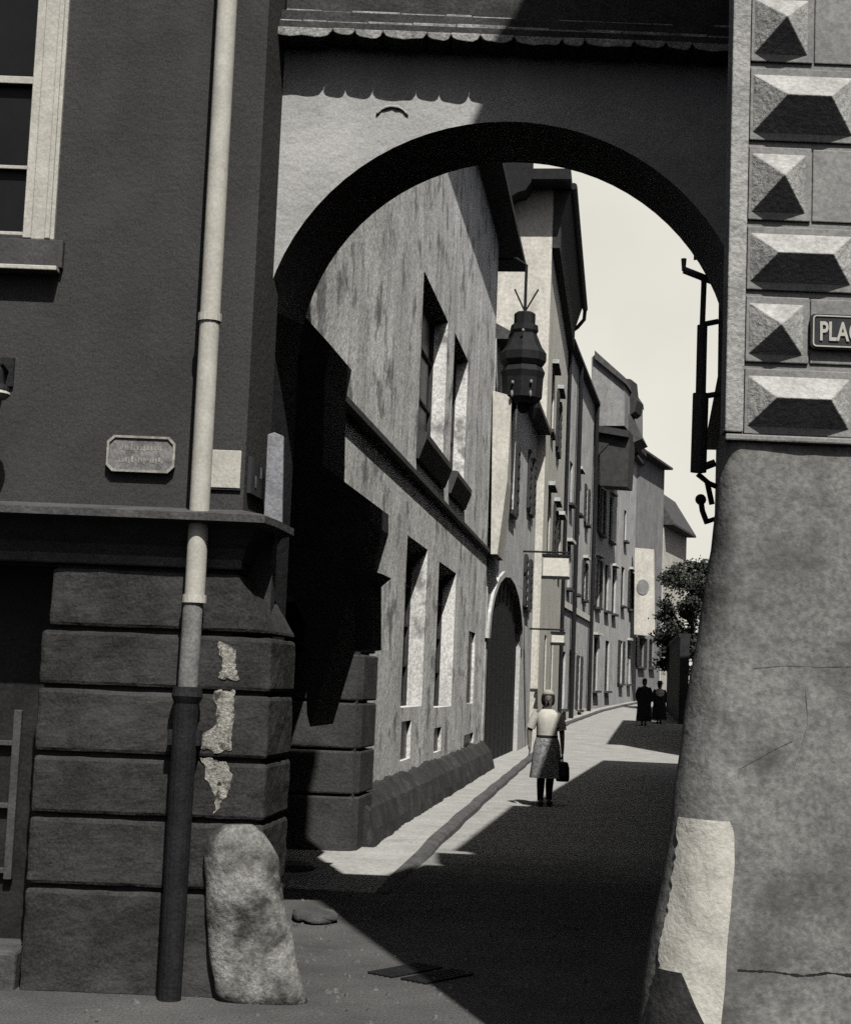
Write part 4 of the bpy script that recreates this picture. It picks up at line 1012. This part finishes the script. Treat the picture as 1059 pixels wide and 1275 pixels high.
def hand(tag_, wrist, d, side_, curl=.35):
    """palm and five fingers from a wrist point; d: direction of the fingers, side_: toward the thumb"""
    d = Vector(d).normalized(); s_ = Vector(side_); s_ = (s_ - d * s_.dot(d)).normalized(); n_ = d.cross(s_)
    w0 = Vector(wrist); palm = w0 + d * .05
    out = [[(tag_ + 'w', w0, .024), (tag_ + 'p', palm, (.03, .02))]]
    for k, (o_, ln) in enumerate(((.028, .068), (.01, .078), (-.009, .07), (-.026, .055))):
        b = palm + d * .035 + s_ * o_; c1 = b + d * ln * .5 + n_ * ln * curl * .2; c2 = b + d * ln * .9 + n_ * ln * curl * .7
        out.append([(tag_ + 'p', palm, .02), (tag_ + 'f%d' % k, b, .0095), (tag_ + 'g%d' % k, c1, .0088), (tag_ + 'h%d' % k, c2, .007)])
    t0 = w0 + d * .035 + s_ * .032
    out.append([(tag_ + 'p', palm, .02), (tag_ + 't0', t0, .0115), (tag_ + 't1', t0 + d * .03 + s_ * .02, .0095), (tag_ + 't2', t0 + d * .055 + s_ * .022 + n_ * .01, .008)])
    return out
def ell(cx, cy, z, rx, ry, n=24, wav=0, ph=0, k=7): return [(cx + rx * math.cos(2 * PI * i / n) * (1 + wav * math.sin(k * 2 * PI * i / n + ph)), cy + ry * math.sin(2 * PI * i / n) * (1 + wav * math.sin(k * 2 * PI * i / n + ph)), z) for i in range(n)]
def rel(root, mb):                         # local -> world before build
    mb.v = [Vector(p) + root.location for p in mb.v]; return mb

# the woman
STOCK = ((('hl', -.085, 0, .72, .09), (-.07, -.05, .45, .062), (-.07, -.01, .3, .057), (-.07, -.02, .08, .042)), (('hr', .085, 0, .72, .09), (.065, .02, .45, .062), (.06, .07, .3, .057), (.06, .09, .09, .042)))
pw = gpt(678, 1004); wm = thing('person', 'person in white blouse and printed knee-length dress walking along the sunlit pavement edge', 'person', pw)
P = Vector
bodych = [
    [('pel', P((0, 0, .86)), (.13, .1)), ('bel', P((0, 0, .99)), (.115, .09)), ('che', P((0, .01, 1.18)), (.125, .095)), ('sho', P((0, .01, 1.31)), (.1, .07)), ('nek', P((0, 0, 1.385)), .048), ('chin', P((0, -.012, 1.45)), (.062, .07)), ('hed', P((0, -.005, 1.53)), (.073, .088)), ('top', P((0, .005, 1.6)), (.055, .065))],
    [('pel', 0, 0), ('hl', P((-.085, 0, .8)), .095), ('kl', P((-.07, -.05, .45)), .055), ('cl', P((-.07, -.01, .3)), .05), ('al', P((-.07, -.02, .09)), .034), ('fl', P((-.075, -.14, .035)), (.038, .026))],
    [('pel', 0, 0), ('hr', P((.085, 0, .8)), .095), ('kr', P((.065, .02, .45)), .055), ('cr', P((.06, .07, .3)), .05), ('ar', P((.06, .09, .1)), .034), ('fr', P((.065, -.02, .035)), (.038, .026))],
    [('sho', 0, 0), ('sl', P((-.165, .01, 1.3)), .055), ('el', P((-.255, .02, 1.06)), .042), ('wl', P((-.25, -.06, .86)), .027)],
    [('sho', 0, 0), ('sr', P((.165, .01, 1.3)), .055), ('er', P((.215, .03, 1.05)), .042), ('wr', P((.225, -.01, .82)), .027)],
]
def withhands(ch, wl, dl, wr_, dr):
    hl_ = hand('wl_', wl, dl, (0, -1, .0)); hl_[0][0] = ('wl', P(wl), .027); hr_ = hand('wr_', wr_, dr, (0, -1, 0)); hr_[0][0] = ('wr', P(wr_), .027)
    return ch + hl_ + hr_
ch_ = withhands(bodych, (-.25, -.06, .86), (.05, -.15, -1), (.225, -.01, .82), (0, -.1, -1))
bo = skin_body(wm, ch_, 'skin')
dr_ = MB(); dr_.rings([ell(0, 0, z, rx, ry, 40, wv, z * 3) for z, rx, ry, wv in ((.985, .15, .118, 0), (.93, .17, .13, .004), (.86, .19, .15, .008), (.7, .205, .165, .02), (.52, .225, .18, .03), (.4, .235, .19, .035))], caps=False)
rel(wm, dr_).build('skirt', 'print', wm, smooth=True)
bl = MB(); bl.rings([ell(0, .005, z, rx, ry, 28) for z, rx, ry in ((.99, .15, .12), (1.06, .15, .125), (1.16, .16, .135), (1.26, .165, .125), (1.32, .155, .1), (1.36, .1, .075), (1.375, .065, .06))], caps=False)
for s_ in (-1, 1):
    a = (P((-.14, .01, 1.315)), P((-.205, .015, 1.2)), P((-.24, .02, 1.1))) if s_ < 0 else (P((.14, .01, 1.315)), P((.19, .02, 1.2)), P((.213, .028, 1.08)))
    bl.tube(a, [.07, .068, .066], 14, caps=False)
rel(wm, bl).build('blouse', 'blouse', wm, smooth=True)
for c_ in STOCK:
    k_ = [q[-4:] for q in c_]; st_ = MB(); st_.tube([P(q[:3]) for q in k_], [q[3] for q in k_], 14); rel(wm, st_).build('stocking', 'dark', wm, smooth=True)
be = MB(); be.rings([ell(0, 0, z, .155, .125, 28) for z in (.965, 1.005)], caps=False); rel(wm, be).build('belt', 'dark', wm, smooth=True)
hr_ = MB(); hr_.rings([ell(0, cy, z, rx, ry, 20) for z, rx, ry, cy in ((1.44, .05, .05, .07), (1.48, .088, .075, .05), (1.55, .088, .082, .036), (1.6, .085, .086, .022), (1.64, .06, .062, .015), (1.655, .02, .02, .012))]); rel(wm, hr_).build('headscarf', 'scarf', wm, smooth=True)
fh = MB(); fh.rings([ell(0, cy, z, rx, ry, 16) for z, rx, ry, cy in ((1.41, .05, .04, .05), (1.445, .09, .06, .035), (1.5, .1, .065, .02), (1.56, .097, .07, .012), (1.59, .088, .082, .004))]); rel(wm, fh).build('hair', 'hair', wm, smooth=True)
ey = MB()
for s_ in (-1, 1): ey.ball((s_ * .03, -.086, 1.535), (.011, .006, .007), 8, 6)
rel(wm, ey).build('eye', 'hair', wm)
no = MB(); no.rings([ell(0, -.09, 1.53, .006, .006, 8), ell(0, -.1, 1.51, .01, .013, 8), ell(0, -.098, 1.495, .013, .014, 8), ell(0, -.088, 1.49, .008, .006, 8)]); rel(wm, no).build('nose', 'skin', wm, smooth=True)
mo = MB(); mo.ball((0, -.083, 1.468), (.022, .008, .006), 10, 6); rel(wm, mo).build('mouth', mat('lips', .12, (1.2, .9, .9), 8, .1, .1, 0), wm)
sh = MB()
for c0, r_ in ((P((-.073, -.085, .04)), (.046, .12, .04)), (P((.064, .03, .04)), (.046, .12, .04))): sh.ball(c0, r_, 12, 8)
rel(wm, sh).build('shoes', 'dark', wm, smooth=True)
hb_ = thing('handbag', 'dark shopping bag held by the walking person in the printed dress', 'bag', pw + P((.235, -.03, .42)))
b = MB(); b.rings([ell(pw.x + .235, pw.y - .03, pw.z + z, rx, ry, 16) for z, rx, ry in ((.36, .085, .1), (.4, .1, .13), (.55, .095, .12), (.62, .075, .09), (.635, .06, .07))]); b.build('bag', 'dark', hb_, smooth=True)
b = MB(); b.tube([pw + P((.23, -.09, .62)), pw + P((.228, -.06, .71)), pw + P((.228, -.02, .735)), pw + P((.23, .03, .71)), pw + P((.235, .05, .62))], .009, 8); b.build('handle', 'dark', hb_)

def far_person(label, px, py, lean, coat_m, hat, bagm, hgt, walk=.08, top_m=None):
    p0 = None; v_ = 55.0
    d = ray(px, py); k = 0
    for _ in range(6):
        p0 = CAM + d * (v_ / d.y); v_ = p0.y + (0)
        z_ = gz(p0.x * sH + p0.y * cH); v_ = d.y * (z_ - CAM.z) / d.z if abs(d.z) > 1e-5 else v_
        v_ = max(45, min(70, v_))
    r = thing('person', label, 'person', p0); r.location.z = gz(p0.x * sH + p0.y * cH); r.scale = (1, 1, 1)
    s = hgt / 1.66
    ch = [[(a, P(p) * s if p != 0 else 0, rr_) for a, p, rr_ in c] for c in bodych]
    ch2 = withhands(ch, P((-.25, -.06, .86)) * s, (.05, -.15, -1), P((.225, -.01, .82)) * s, (0, -.1, -1))
    skin_body(r, ch2, 'skin')
    ct = MB(); ct.rings([ell(0, .0, z * s, rx, ry, 24, wv, z) for z, rx, ry, wv in ((.16, .29, .24, .03), (.6, .26, .21, .02), (.86, .235, .18, .01), (1.02, .21, .155, 0), (1.2, .18, .14, 0), (1.31, .175, .11, 0), (1.37, .09, .08, 0))], caps=False)
    for a in ((P((-.14, .01, 1.315)), P((-.205, .015, 1.2)), P((-.255, .02, 1.06)), P((-.25, -.055, .88))), (P((.14, .01, 1.315)), P((.19, .02, 1.2)), P((.215, .03, 1.05)), P((.225, -.008, .84)))):
        ct.tube([q * s for q in a], [.09, .088, .075, .06], 12, caps=False)
    rel(r, ct).build('coat', coat_m, r, smooth=True)
    if top_m:
        tp = MB(); tp.rings([ell(0, .0, z * s, rx, ry, 20) for z, rx, ry in ((1.0, .178, .15), (1.2, .19, .152), (1.3, .185, .125), (1.36, .1, .09))], caps=False); rel(r, tp).build('shirt', top_m, r, smooth=True)
    hh_ = MB(); hh_.rings([ell(0, cy, z * s, rx, ry, 16) for z, rx, ry, cy in ((1.42, .07, .06, .04), (1.5, .09, .07, .035), (1.57, .093, .09, .02), (1.63, .075, .08, .01), (1.66, .02, .02, .01))]); rel(r, hh_).build('hair', 'hair', r, smooth=True)
    if hat:
        ht = MB(); ht.rings([ell(0, .0, z * s, rx, ry, 18) for z, rx, ry in ((1.575, .15, .16), (1.59, .15, .16), (1.595, .1, .11), (1.68, .09, .1), (1.7, .05, .06))]); rel(r, ht).build('hat', 'dark', r, smooth=True)
    sh = MB()
    for c0 in (P((-.073, -.085, .04)), P((.064, .03, .04))): sh.ball(c0 * s, (.046, .12, .04), 10, 6)
    rel(r, sh).build('shoes', 'dark', r, smooth=True)
    return r
far_person('distant person in long dark coat nearer the middle of the alley', 801, 906, 0, 'dark', False, None, 1.74)
far_person('distant person in pale shirt and dark hat walking beside the wall', 820, 905, 0, 'dark', True, None, 1.6, top_m='blouse')
